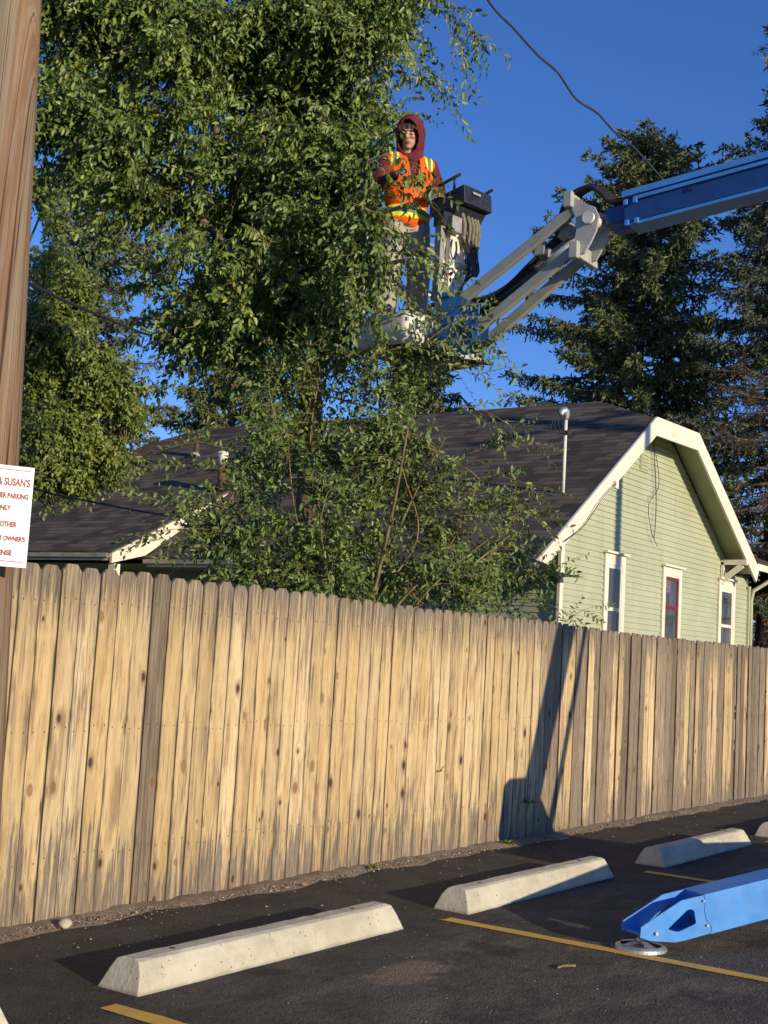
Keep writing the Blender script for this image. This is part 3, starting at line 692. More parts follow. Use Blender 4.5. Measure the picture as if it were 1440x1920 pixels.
# gable knob + cable clip on left rake
mb = MB(); mb.box(hp(18.62, 8.44, 4.38), (.10, .07, .12)); mb.build('cable_bracket', M['trim'], house)
mb = MB(); mb.tube(crv([hp(16.9, 8.43, 3.30), hp(17.5, 8.42, 3.60), hp(18.1, 8.42, 4.08), hp(18.58, 8.41, 4.40)]), .007, 5); mb.build('loose_cable', M['wire'], house)
# vents on the roof
def vent(b, h, r, cap, lbl):
    mb = MB(); b = hp(*b); mb.tube([b-Vector((0, 0, .1)), b+Vector((0, 0, h))], r, 16); o = mb.build('vent_pipe', M['rust'], house); lab(o, lbl)
    if cap:
        m2 = MB(); m2.tube([b+Vector((0, 0, h-.14)), b+Vector((0, 0, h-.02)), b+Vector((0, 0, h+.03)), b+Vector((0, 0, h+.10))], [r*1.1, r*1.15, r*1.5, r*1.35], 16); m2.build('vent_cap', M['white_paint'], o)
    m3 = MB(); m3.tube([b-Vector((.03, 0, .02)), b+Vector((0, 0, .06))], [r*2.4, r*1.15], 14); m3.build('flashing', M['alu'] if not cap else M['rust'], o)
vent((18.35, 16.45, 4.44), .66, .075, True, 'rusty flue pipe with white cap')
vent((19.80, 18.5, 5.43), .42, .055, False, 'short dark vent pipe without cap')
# service mast with weatherhead
mb = MB(); b0 = hp(17.96, 9.02, 4.0); mb.tube([b0, b0+Vector((0, 0, 1.38))], .027, 14); mast = mb.build('service_mast', M['white_paint'], house)
mb = MB(); mb.tube(crv([b0+Vector((0, 0, 1.33)), b0+Vector((-.005, 0, 1.41)), b0+Vector((-.03, .01, 1.46)), b0+Vector((-.09, .03, 1.44)), b0+Vector((-.12, .04, 1.38))], 5), [.036+.034*math.sin(i/20*3.1) for i in range(21)], 12); mb.build('weatherhead', M['steel'], mast)
mb = MB()
for q in range(4): mb.tube(crv([b0+Vector((-.14, .07, 1.46)), b0+Vector((-.22-.03*q, .05*q-.05, 1.25-.04*q)), b0+Vector((-.12, -.02, 1.08)), b0+Vector((.02, -.03, 1.12))], 6), .006, 5)
mb.box(b0+Vector((0, -.02, 1.12)), (.12, .09, .06)); mb.build('wire_loops', M['wire'], mast)

# ---------------------------------------------------------------- wires
def cable(pts, r, label, twist=0, wob=0):
    p_ = crv(pts, 24); mb = MB(); n = len(p_)
    if twist:
        for ph in (0, 2.1, 4.2):
            mb.tube([q+Vector((math.cos(i*.9+ph), 0, math.sin(i*.9+ph)))*twist for i, q in enumerate(p_)], r, 5)
    else: mb.tube([q+Vector((0, 0, wob*math.sin(i*.35))) for i, q in enumerate(p_)], r, 6)
    return tag(mb.build('overhead_cable', M['wire']), label, 'cable')
cable([dist3(840, -140, 12.5), dist3(915, 0, 13.5), dist3(965, 55, 14), dist3(1010, 105, 14.6), dist3(1045, 135, 15), dist3(1080, 185, 15.5), dist3(1120, 212, 16), dist3(1150, 245, 16.6), dist3(1190, 278, 17.2), dist3(1255, 350, 18.6), dist3(1290, 385, 23), dist3(1325, 415, 30)], .010, 'wavy black overhead cable crossing the blue sky down into the tall spruce', twist=.008)
cable([dist3(60, 915, 17), dist3(100, 926, 17), dist3(250, 956, 16), dist3(330, 968, 15.5), dist3(480, 985, 15)], .012, 'thin black cable low across the left roof slope')
cable([Vector((17.9, 9.0, 5.12)), dist3(1010, 806, 18.5), dist3(960, 803, 17), dist3(880, 793, 15.4), dist3(740, 775, 14.2), dist3(560, 725, 13.2), dist3(335, 645, 12), dist3(260, 622, 11.4), dist3(200, 597, 10.6), dist3(130, 568, 9.4), dist3(50, 530, 7.8), dist3(10, 512, 6.4)], .0075, 'twisted service cable from the house mast through the trees to the utility pole', twist=.008)

# ---------------------------------------------------------------- foliage engine
def nrm(a): return a/np.maximum(np.linalg.norm(a, axis=-1, keepdims=True), 1e-9)
def leaves_mesh(name, P, D, N, L, Wd, mat, parent, fold=.22, curl=.12):
    """P base, D axis, N normal, L lengths, Wd widths -> folded ovate leaves"""
    D = nrm(D); S = nrm(np.cross(D, N)); U = np.cross(S, D); L = L[:, None]; Wd = Wd[:, None]
    b = P; l1 = P+D*L*.30+S*Wd*.46+U*Wd*fold; l2 = P+D*L*.66+S*Wd*.38+U*Wd*fold*.7-U*L*curl*.4; tip = P+D*L-U*L*curl
    r1 = P+D*L*.30-S*Wd*.46+U*Wd*fold; r2_ = P+D*L*.66-S*Wd*.38+U*Wd*fold*.7-U*L*curl*.4
    V = np.stack([b, l1, l2, tip, r2_, r1], 1).reshape(-1, 3); n = len(P)
    F = (np.array([[0, 1, 2, 3], [0, 3, 4, 5]])[None]+6*np.arange(n)[:, None, None]).reshape(-1, 4)
    return fast_mesh(name, V, F, mat, parent)

def twig_leaves(S0, D0, Lt, nl, rs, leaf=.062, asp=.5, droop=.35, hang=.5):
    """leaves set alternately along twigs; returns leaf arrays and twig curves"""
    T = len(S0); D0 = nrm(D0); t = (np.arange(nl)+.6)/nl; t = t[None, :]+rs.uniform(-.02, .02, (T, nl))
    g = np.array([0, 0, -1.])
    Lt_ = Lt[:, None, None]
    pos = S0[:, None]+D0[:, None]*Lt_*t[..., None]+g*(Lt_*droop*(t**2)[..., None])
    tan = nrm(D0[:, None]+g*(2*droop*t)[..., None])
    ref = nrm(rs.normal(size=(T, 1, 3))*np.array([1, 1, .35])); side = nrm(np.cross(tan, np.broadcast_to(ref, tan.shape)))
    sg = np.where(np.arange(nl) % 2 == 0, 1., -1.)[None, :, None]
    d = nrm(side*sg*.8+tan*.55+g*hang+rs.normal(size=pos.shape)*.25)
    nn = np.cross(d, side); nn = nn*np.sign(nn[..., 1:2]*-1+nn[..., 2:3]*.6+1e-6); nn = nrm(nn+rs.normal(size=pos.shape)*.5+np.array([-.1, -.75, .35])*.75)
    ln = leaf*rs.uniform(.5, 1.25, (T, nl))*(1-.25*np.abs(t-.5)); keep = rs.rand(T, nl) > .07
    return pos[keep], d[keep], nn[keep], ln[keep], ln[keep]*asp*rs.uniform(.85, 1.15, keep.sum()), pos

def stick_mesh(name, segs, mat, parent):
    """segs: list of (polyline points array, r0, r1); 3/4-sided sticks"""
    mb = MB()
    for pts, a, b in segs:
        n = len(pts); mb.tube([Vector(q) for q in pts], [a+(b-a)*i/max(1, n-1) for i in range(n)], 5 if a > .012 else 3, cap=False)
    return mb.build(name, mat, parent)

def ell(px, py, d, rx, ry, rd):
    c = dist3(px, py, d); return (np.array(c), rx/FPX*c.length, ry/FPX*c.length, rd)
fx_ = np.array([math.cos(YAW), math.sin(YAW), 0]); rx__ = np.array([math.sin(YAW), -math.cos(YAW), 0])
def sample_blobs(blobs, n, rs, shell=.5, gapf=0, thr=0.):
    vol = np.array([b[1]*b[2]*b[3] for b in blobs])**.8; k = rs.choice(len(blobs), n*3, p=vol/vol.sum())
    u = nrm(rs.normal(size=(n*3, 3)))*(rs.rand(n*3, 1)**(shell))
    C = np.array([b[0] for b in blobs])[k]; A = np.array([b[1] for b in blobs])[k]; B = np.array([b[2] for b in blobs])[k]; Dp = np.array([b[3] for b in blobs])[k]
    P = C+rx__*(u[:, :1]*A[:, None])+fx_*(u[:, 1:2]*Dp[:, None])+np.array([0, 0, 1.])*(u[:, 2:]*B[:, None])
    if gapf:
        q = P*gapf; f = np.sin(q[:, 0]*2.1+1.3*np.sin(q[:, 2]*1.7))+np.sin(q[:, 1]*2.3+q[:, 2]*.8)+np.sin(q[:, 2]*2.7+1.1*np.sin(q[:, 0]*1.9))
        ok = f > thr; P = P[ok]; k = k[ok]
    return P[:n], np.array([b[0] for b in blobs])[k[:n]]

def broadleaf(root, blobs, trunk_pts, trunk_r, limbs, nsec, ntw, nl, leafmat, seed, leaf=.062, asp=.5, twlen=(.28, .5), droop=.35, hang=.5, gapf=1.1, thr=-.9, barkmat='bark', extra=None, secr=.010, secmat='twig', shell=.42):
    rs = np.random.RandomState(seed); segs = []
    off = np.array(root.location)
    mb = MB(); tp = crv([Vector(q) for q in trunk_pts], 6); n = len(tp)
    mb.tube([q-root.location for q in tp], [trunk_r*(1-.55*i/n)*(1+.06*math.sin(i*1.7)) for i in range(n)], 14); mb.build('trunk', M[barkmat], root)
    limb_pts = []; ls = []
    for (a, t_, r_) in limbs:
        a = np.array(a); t_ = np.array(t_); m1 = a+(t_-a)*.35+np.array([0, 0, .18])*np.linalg.norm(t_-a)*.6+rs.normal(size=3)*.06
        m2 = a+(t_-a)*.7+np.array([0, 0, .12])*np.linalg.norm(t_-a)*.5+rs.normal(size=3)*.08
        c_ = np.array(crv([a, m1, m2, t_], 7)); limb_pts.append(c_); ls.append((c_-off, r_, r_*.3))
    stick_mesh('limbs', ls, M[barkmat], root)
    LP = np.concatenate(limb_pts) if limb_pts else np.array([list(q) for q in tp])
    E, Cc = sample_blobs(blobs, nsec, rs, shell, gapf, thr)
    S0 = []; D0 = []; 
    for e in E:
        dd = np.linalg.norm(LP-e, axis=1)+ (LP[:, 2] > e[2]+.1)*.8; near = LP[np.argmin(dd)]
        v = e-near; ln = np.linalg.norm(v)
        if ln > 1.3: near = e-v/ln*1.3; v = e-near; ln = 1.3
        mid = near+v*.5+np.array([0, 0, .12*ln])+rs.normal(size=3)*.03
        c_ = np.array(crv([near, mid, e], 4)); segs.append((c_-off, secr, secr*.35))
        for q in range(ntw):
            t_ = rs.uniform(.25, 1.0)**.8; pnt = c_[min(int(t_*(len(c_)-1)), len(c_)-1)]
            S0.append(pnt); d = nrm(v/ln*.7+nrm(rs.normal(size=3))*.9+np.array([0, 0, .05])); D0.append(d)
    if extra:
        for (a, b, k_, dz) in extra:       # explicit long shoots
            a = np.array(a); b = np.array(b); mid = (a+b)/2+np.array([0, 0, dz]); c_ = np.array(crv([a, mid, b], 10)); segs.append((c_-off, .005, .0015))
            v = nrm(b-a)
            for q in range(k_):
                t_ = (q+.5)/k_; pnt = c_[int(t_*(len(c_)-1))]; S0.append(pnt); D0.append(nrm(v*.9+nrm(rs.normal(size=3))*.7))
    S0 = np.array(S0); D0 = np.array(D0); Lt = rs.uniform(twlen[0], twlen[1], len(S0))
    P, D, N, L, Wd, tw = twig_leaves(S0, D0, Lt, nl, rs, leaf, asp, droop, hang)
    cr_ = leaves_mesh('crown', P-off, D, N, L, Wd, leafmat, root)
    # twigs as thin 3-sided sticks
    T = len(tw); ks_ = [0, nl//2, nl-1]; pts = np.concatenate([S0[:, None], tw[:, ks_[1:]]], 1)-off
    rr = np.array([.0030, .0022, .0010]); a1 = nrm(rs.normal(size=(T, 3))); a2 = nrm(np.cross(a1, D0)); a3 = np.cross(nrm(D0), a2)
    ring = np.stack([a2, -.5*a2+.87*a3, -.5*a2-.87*a3], 1)
    V = (pts[:, :, None]+ring[:, None]*rr[None, :, None, None]).reshape(-1, 3)
    ff = []
    for s_ in (0, 1):
        for j in range(3): ff.append([s_*3+j, s_*3+(j+1) % 3, (s_+1)*3+(j+1) % 3, (s_+1)*3+j])
    F = (np.array(ff)[None]+9*np.arange(T)[:, None, None]).reshape(-1, 4)
    fast_mesh('twigs', V, F, M[secmat], root)
    stick_mesh('branches', segs, M[secmat], root)
    return cr_

# elm that is being trimmed
elm = thing('elm_tree', 'big leafy elm being trimmed, its crown filling the upper left above the sapling', 'tree', (9.95, 7.75, 0))
EB = [ell(250, 120, 12.3, 190, 260, 1.3), ell(450, 150, 12.6, 250, 330, 1.6), ell(650, 60, 12.4, 150, 230, 1.1), ell(590, 330, 12.0, 140, 250, .9), ell(420, 470, 12.1, 170, 190, 1.1),
      ell(120, 90, 12.2, 100, 190, .8), ell(500, 610, 11.9, 150, 120, .8), ell(345, 610, 12, 70, 100, .5), ell(655, 500, 12.0, 62, 130, .5), ell(560, -80, 12.5, 240, 170, 1.2), ell(690, 90, 12.2, 55, 110, .5), ell(680, -20, 12.2, 80, 70, .5), ell(610, 590, 11.2, 60, 70, .35), ell(640, 420, 11.2, 60, 160, .3), ell(655, 300, 11.4, 60, 90, .3), ell(686, 510, 10.45, 42, 120, .14), ell(698, 430, 10.5, 32, 60, .14), ell(700, 600, 10.4, 25, 30, .1), ell(200, 330, 12.2, 120, 110, .7), ell(610, 640, 11.9, 90, 80, .5)]
TK = [(9.95, 7.75, -.05), (9.9, 7.7, 1.5), (9.85, 7.68, 3.0), (9.75, 7.72, 4.3), (9.5, 7.95, 5.2)]
def T3(px, py, d): return tuple(dist3(px, py, d))
LB = [((9.85, 7.7, 3.4), T3(330, 560, 12), .05), ((9.8, 7.7, 4.1), T3(180, 250, 12.3), .06), ((9.7, 7.8, 4.5), T3(300, 40, 12.4), .065), ((9.6, 7.85, 4.9), T3(450, 60, 12.7), .07),
      ((9.75, 7.75, 4.4), T3(640, 40, 12.5), .06), ((9.75, 7.7, 4.2), T3(640, 330, 12.0), .05), ((9.8, 7.7, 3.9), T3(430, 450, 12.2), .05), ((9.5, 7.95, 5.2), T3(520, -60, 12.8), .06), ((9.8, 7.7, 3.8), T3(560, 560, 11.9), .04),
      (T3(300, 150, 12.4), T3(100, 40, 12.3), .035), (T3(560, 120, 12.6), T3(740, 20, 12.3), .03)]
EX = [(T3(690, 290, 10.6), T3(702, 420, 10.55), 15, .0), (T3(700, 370, 10.55), T3(708, 500, 10.5), 15, .0), (T3(690, 450, 10.5), T3(703, 590, 10.45), 16, .0), (T3(668, 340, 10.6), T3(678, 470, 10.55), 15, .0), (T3(660, 440, 10.5), T3(672, 590, 10.45), 16, .0), (T3(640, 380, 10.7), T3(650, 560, 10.6), 16, .0), (T3(640, 520, 10.4), T3(745, 545, 10.4), 7, .06)]
for (x0, y0, x1, y1, d, k_, dz) in ((700, 30, 835, 20, 12.1, 14, .12), (835, 15, 905, 75, 12.1, 9, .05), (840, 40, 880, 120, 12.1, 8, .03), (700, 130, 845, 178, 12.1, 13, .08), (710, 80, 800, 140, 12.1, 8, .06), (680, 190, 765, 250, 12.1, 9, .06), (680, 230, 750, 215, 12.0, 7, .05),
                                (640, 300, 745, 330, 11.9, 8, .05), (650, 370, 800, 365, 10.55, 13, .10), (640, 430, 790, 470, 10.5, 9, .08), (640, 480, 850, 505, 10.5, 13, .09),
                                (690, 300, 765, 300, 10.6, 5, .05), (650, 450, 740, 520, 10.5, 9, .05), (660, 380, 745, 440, 10.5, 8, .05)):
    EX.append((T3(x0, y0, d), T3(x1, y1, d), k_, dz))
broadleaf(elm, EB, TK, .17, LB, 880, 12, 12, M['elm'], 5, leaf=.08, asp=.46, extra=EX, gapf=1.6, thr=-.75)

# sapling thicket in front of the roof
sap = thing('elm_sapling', 'bushy many-stemmed elm sapling rising from behind the fence in front of the roof', 'shrub', (8.9, 6.35, 0))
SB = [ell(660, 1030, 10.4, 190, 90, .6), ell(700, 900, 10.5, 135, 140, .6), ell(610, 760, 10.9, 170, 110, .6), ell(430, 970, 10.4, 90, 80, .3), ell(860, 960, 10.8, 110, 90, .4), ell(960, 1095, 13.0, 85, 60, .4), ell(540, 1100, 10.2, 150, 45, .4), ell(540, 880, 10.6, 85, 120, .4), ell(830, 1095, 11.4, 140, 50, .4), ell(760, 700, 10.9, 100, 60, .4)]
SL = []; b_ = (8.9, 6.35, .9)
for (px, py, d, r_) in ((765, 800, 9.95, .026), (600, 960, 9.7, .012), (540, 840, 9.9, .014), (835, 820, 10.4, .022), (520, 800, 10.6, .022), (430, 940, 10.4, .016), (700, 650, 10.9, .024), (600, 700, 10.9, .02), (900, 900, 10.8, .018), (960, 1000, 12.4, .02), (380, 1020, 10.3, .014), (760, 900, 10.3, .016), (560, 930, 10.3, .014), (650, 880, 10.6, .016), (1000, 950, 11.2, .014)):
    SL.append((b_, T3(px, py, d), r_))
SX = []
for (x0, y0, x1, y1, d, k_, dz) in ((880, 850, 1010, 830, 10.9, 9, .03), (860, 900, 1015, 915, 10.8, 12, .06), (880, 950, 1020, 970, 10.9, 12, .05), (820, 640, 935, 650, 10.5, 12, .04), (780, 690, 910, 700, 10.6, 11, .05), (760, 620, 900, 560, 10.4, 9, .02), (470, 900, 300, 870, 10.4, 10, .05), (460, 960, 290, 950, 10.4, 10, .05), (450, 1000, 260, 1000, 10.3, 10, .04), (420, 1050, 290, 1010, 10.3, 8, .03),
                                (700, 665, 850, 640, 10.35, 10, .03), (800, 640, 880, 590, 10.3, 6, .02), (420, 840, 350, 830, 10.5, 6, .02), (960, 1100, 1060, 1060, 13.0, 8, .05), (980, 1130, 1085, 1160, 13.2, 8, .05), (830, 1110, 850, 1180, 10.9, 5, .0), (650, 1110, 668, 1150, 10.0, 2, .0), (1060, 1165, 1125, 1135, 13.3, 3, .03), (850, 760, 960, 800, 10.7, 8, .05)):
    SX.append((T3(x0, y0, d), T3(x1, y1, d), k_, dz))
broadleaf(sap, SB, [(8.9, 6.35, -.05), (8.9, 6.35, .5), (8.9, 6.36, 1.0)], .06, SL, 250, 9, 10, M['bushleaf'], 9, leaf=.062, asp=.48, twlen=(.22, .42), droop=.15, hang=.12, extra=SX, gapf=2.4, thr=-.5, barkmat='twig', secr=.006)

# yellow-green tree at left
mapl = thing('boxelder_tree', 'bright yellow-green broadleaf tree between the utility pole and the left roof edge', 'tree', (12.9, 17.6, 0))
MBl = [ell(85, 370, 19, 60, 55, .6), ell(95, 530, 19, 75, 50, .6), ell(110, 670, 19, 100, 75, .9), ell(195, 740, 19, 80, 75, .8), ell(90, 830, 18.8, 75, 85, .8), ell(235, 830, 18.6, 48, 60, .5), ell(150, 850, 18.6, 90, 60, .6), ell(60, 720, 19, 60, 150, .8), ell(180, 640, 19, 60, 50, .5), ell(110, 880, 18.4, 90, 55, .6), ell(75, 600, 19, 60, 80, .6), ell(225, 880, 18.2, 40, 40, .3)]
ML = [((12.85, 17.65, 2.8), T3(q[0], q[1], q[2]), .045) for q in ((85, 380, 20), (95, 520, 20), (120, 660, 19.5), (200, 730, 19), (90, 820, 19.5), (235, 830, 19), (60, 650, 20), (150, 870, 18.8))]
broadleaf(mapl, MBl, [(12.9, 17.6, 0), (12.9, 17.6, 1.5), (12.8, 17.7, 3.2), (12.7, 17.8, 5.5), (12.6, 17.9, 7.5)], .14, ML, 620, 10, 9, M['maple'], 15, leaf=.078, asp=.6, twlen=(.25, .45), droop=.3, hang=.5, gapf=2.0, thr=-.35)

# ---------------------------------------------------------------- spruces
def spruce(base, H, Rb, label, seed, mat='needle', dead=0.0, z_lo=1.0, nb=150, dens=1.0, lean=(0, 0), zlow_dead=None, power=.75, group='spruces behind the house', sprig=.15):
    rs = np.random.RandomState(seed); base = Vector(base)
    root = thing('spruce_tree', label, 'tree', base, 0, None)
    mb = MB(); mb.tube([(lean[0]*t, lean[1]*t, H*t) for t in np.linspace(0, 1, 12)], [.23*(1-.93*t)*(min(H, 16)/15) for t in np.linspace(0, 1, 12)], 10); mb.build('trunk', M['bark2'], root)
    P = []; D = []; L = []; DM = []; segs = []
    g = np.array([0, 0, -1.])
    for i in range(nb):
        t = (i+rs.rand())/nb; z = z_lo+(H-z_lo)*t**.95*.985
        rad = Rb*(1-(z-z_lo)/(H-z_lo))**power*rs.uniform(.42, 1.2)+.14
        az = i*2.39996+rs.uniform(-.5, .5); o = np.array([math.cos(az), math.sin(az), 0])
        s = np.array([lean[0]*z/H, lean[1]*z/H, z]); m = max(4, int(rad/.16)); tt = np.linspace(0, 1, m)
        up = .5*(z/H)**2
        sag = rs.uniform(.12, .34)*(1-z/H*.8)
        c_ = s+o*rad*tt[:, None]+np.array([0, 0, 1.])*(rad*(up*tt-sag*1.6*tt**1.3+sag*1.1*tt**3))[:, None]
        segs.append((c_, .035*rad/Rb+.008, .005)); isd = rs.rand() < dead or (zlow_dead and z < zlow_dead and rs.rand() < .75)
        side = np.cross(o, [0, 0, 1.])
        nb2 = max(5, int(rad*19*dens))
        for j in range(nb2):
            q = (.18+.82*(j+rs.rand())/nb2); pos = c_[min(int(q*(m-1)), m-1)]+o*rs.uniform(-.06, .06)
            sl = rs.uniform(.22, .60)*(1.12-q*.65)*min(1, rad/1.2+.35)
            sg = 1 if j % 2 else -1
            d = nrm(side*sg*rs.uniform(.3, 1.)+o*rs.uniform(.35, .8)+g*rs.uniform(-.2, 1.1)*(1 if z/H < .8 else .3))
            ns = max(3, int(sl/.024)); f = (np.arange(ns)+.5)/ns
            pp = pos+d*(sl*f)[:, None]+g*(.25*sl*f**2)[:, None]
            dd = nrm(d*.7+g*.1+rs.normal(size=(ns, 3))*.55)
            if isd:
                if rs.rand() < .5: segs.append((np.array([pos, pos+d*sl*1.2]), .006, .002))
                kk = rs.rand(ns) < .55; pp = pp[kk]; dd = dd[kk]
            P.append(pp); D.append(dd); L.append(rs.uniform(.75, 1.25, len(pp))*sprig*(.8 if isd else 1)); DM.append(np.full(len(pp), 1 if isd else 0))
        # leader of the bough
    for q in range(14):
        pp = np.array([[lean[0], lean[1], H-.5+.6*q/14]]); P.append(pp); D.append(nrm(rs.normal(size=(1, 3))*.4+np.array([[0, 0, 1.]]))); L.append(np.array([sprig])); DM.append(np.zeros(1))
    P = np.concatenate(P); D = nrm(np.concatenate(D)); L = np.concatenate(L); DM = np.concatenate(DM).astype(int); n = len(P)
    a = nrm(np.cross(D, rs.normal(size=(n, 3)))); b = np.cross(D, a); w = (L*.135)[:, None]*np.where(DM[:, None] == 1, .55, 1.); L_ = L[:, None]
    V = np.stack([P, P+D*L_*.45+a*w, P+D*L_, P+D*L_*.45-a*w, P, P+D*L_*.4+b*w, P+D*L_*.95, P+D*L_*.4-b*w], 1).reshape(-1, 3)
    F = (np.array([[0, 1, 2, 3], [4, 5, 6, 7]])[None]+8*np.arange(n)[:, None, None]).reshape(-1, 4)
    fast_mesh('crown', V, F, [M[mat], M['needle_dead']], root, mi=np.repeat(DM, 2))
    stick_mesh('branches', segs, M['deadtwig'], root)
    return root
spruce((30.3, 13.2, 0), 15.6, 4.9, 'tall green spruce behind the roof, its tip just above the blue boom', 3, nb=250, z_lo=2.5, dens=1.0, power=.56, sprig=.155)
spruce((29.6, 9.7, 0), 20.5, 3.4, 'spruce with brown dead lower boughs and grey trunk at the right edge', 4, mat='needle_b', nb=270, z_lo=3.0, dead=.10, zlow_dead=9.5, sprig=.15, lean=(.6, -.9))
spruce((25.2, 22.4, 0), 14.5, 3.0, 'dark spruce seen left of the elm trunk above the left roof ridge', 5, nb=150, z_lo=2.5, mat='needle', sprig=.17)
spruce((29.5, 19.3, 0), 11.5, 2.7, 'dark spruce showing just above the ridge to the right of the elm trunk', 6, nb=130, z_lo=3, mat='needle', sprig=.17)
spruce((20.0, 22.6, 0), 14.5, 3.3, 'dark spruce with thin grey boughs behind the yellow-green tree at left', 8, nb=170, z_lo=2.5, mat='needle_b', dead=.25, sprig=.16)

# ---------------------------------------------------------------- blob (remeshed continuous) shapes
def blob(name, caps, voxel, mat, parent, smooth=6, keep=None, matfn=None, mats=None, M4=None, solid=0):
    """caps: ('c',p0,p1,r0,r1) tapered capsule | ('e',c,(rx,ry,rz)[,rotz]) ellipsoid ; returns one continuous mesh"""
    mb = MB()
    def sph(c, rx, ry, rz, rot=None, nu=18, nv=12):
        vs = []; fs = []
        for i in range(nv+1):
            th = math.pi*i/nv
            for j in range(nu):
                ph = 2*math.pi*j/nu; q = Vector((rx*math.sin(th)*math.cos(ph), ry*math.sin(th)*math.sin(ph), rz*math.cos(th)))
                if rot: q = rot @ q
                vs.append(Vector(c)+q)
        for i in range(nv):
            for j in range(nu): fs.append((i*nu+j, i*nu+(j+1) % nu, (i+1)*nu+(j+1) % nu, (i+1)*nu+j)[::-1])
        mb.add(vs, fs)
    for c in caps:
        if c[0] == 'e': sph(c[1], *c[2], rot=(c[3] if len(c) > 3 else None))
        else:
            a, b = Vector(c[1]), Vector(c[2]); k = max(2, int((b-a).length/(min(c[3], c[4])*.5)))
            mb.tube([a+(b-a)*i/k for i in range(k+1)], [c[3]+(c[4]-c[3])*i/k for i in range(k+1)], 14)
            sph(a, c[3], c[3], c[3], nu=14, nv=10); sph(b, c[4], c[4], c[4], nu=14, nv=10)
    o = mb.build(name+'_tmp', mat)
    m = o.modifiers.new('r', 'REMESH'); m.mode = 'VOXEL'; m.voxel_size = voxel; m.adaptivity = 0
    if smooth: s = o.modifiers.new('s', 'SMOOTH'); s.factor = .5; s.iterations = smooth
    bpy.context.view_layer.update(); dg = bpy.context.evaluated_depsgraph_get()
    me = bpy.data.meshes.new_from_object(o.evaluated_get(dg)); bpy.data.objects.remove(o)
    nv = len(me.vertices); co = np.empty(nv*3, np.float32); me.vertices.foreach_get('co', co); co = co.reshape(-1, 3)
    polys = [list(p_.vertices) for p_ in me.polygons]; bpy.data.meshes.remove(me)
    F = np.array([q for q in polys if len(q) == 4]); 
    cen = co[F].mean(1)
    if keep is not None: k_ = keep(cen); F = F[k_]; cen = cen[k_]
    used = np.unique(F); mp = -np.ones(nv, int); mp[used] = np.arange(len(used)); co = co[used]; F = mp[F]
    mi = matfn(cen) if matfn else None
    o = fast_mesh(name, co, F, mats or mat, parent, mi=mi, smooth=True)
    if solid: sm = o.modifiers.new('solid', 'SOLIDIFY'); sm.thickness = solid; sm.offset = 1
    return o

# ---------------------------------------------------------------- boom lift
def bridge(outer, hole, c0):
    ang = lambda p_: math.atan2(p_[1]-c0[1], p_[0]-c0[0]); fs = []; no = len(outer)
    A = sorted([(ang(p_), i) for i, p_ in enumerate(outer)]); B = sorted([(ang(p_), i) for i, p_ in enumerate(hole)])
    ai = [x[1] for x in A]; bi = [x[1] for x in B]; aa = [x[0] for x in A]; bb = [x[0] for x in B]; i = j = 0
    while i < len(ai) or j < len(bi):
        na = aa[i+1] if i+1 < len(ai) else aa[0]+6.2832; nb_ = bb[j+1] if j+1 < len(bi) else bb[0]+6.2832
        if (i < len(ai) and na <= nb_) or j >= len(bi): fs.append((ai[i % len(ai)], ai[(i+1) % len(ai)], no+bi[j % len(bi)])); i += 1
        else: fs.append((ai[i % len(ai)], no+bi[(j+1) % len(bi)], no+bi[j % len(bi)])); j += 1
    return fs
def plate(name, mat, parent, x, out, hl, th, c0):
    mb = MB(); no, nh = len(out), len(hl)
    P = lambda xx, pts: [lp(xx, y, z) for y, z in pts]
    for xx in (x-th, x+th): mb.add(P(xx, out)+P(xx, hl), bridge(out, hl, c0))
    mb.add(P(x-th, out)+P(x+th, out), [(i, (i+1) % no, no+(i+1) % no, no+i) for i in range(no)])
    mb.add(P(x-th, hl)+P(x+th, hl), [(i, (i+1) % nh, nh+(i+1) % nh, nh+i) for i in range(nh)])
    return mb.build(name, mat, parent)
lift = thing('boom_lift', 'blue towable articulating boom lift with white basket reaching into the tree', 'boom lift', (9.3, 1.2, 0))
LO = Vector((9.3, 1.2, 0))
def lp(x, y, z): return Vector((x, y, z))-LO
T0 = Vector((9.3, 1.2))
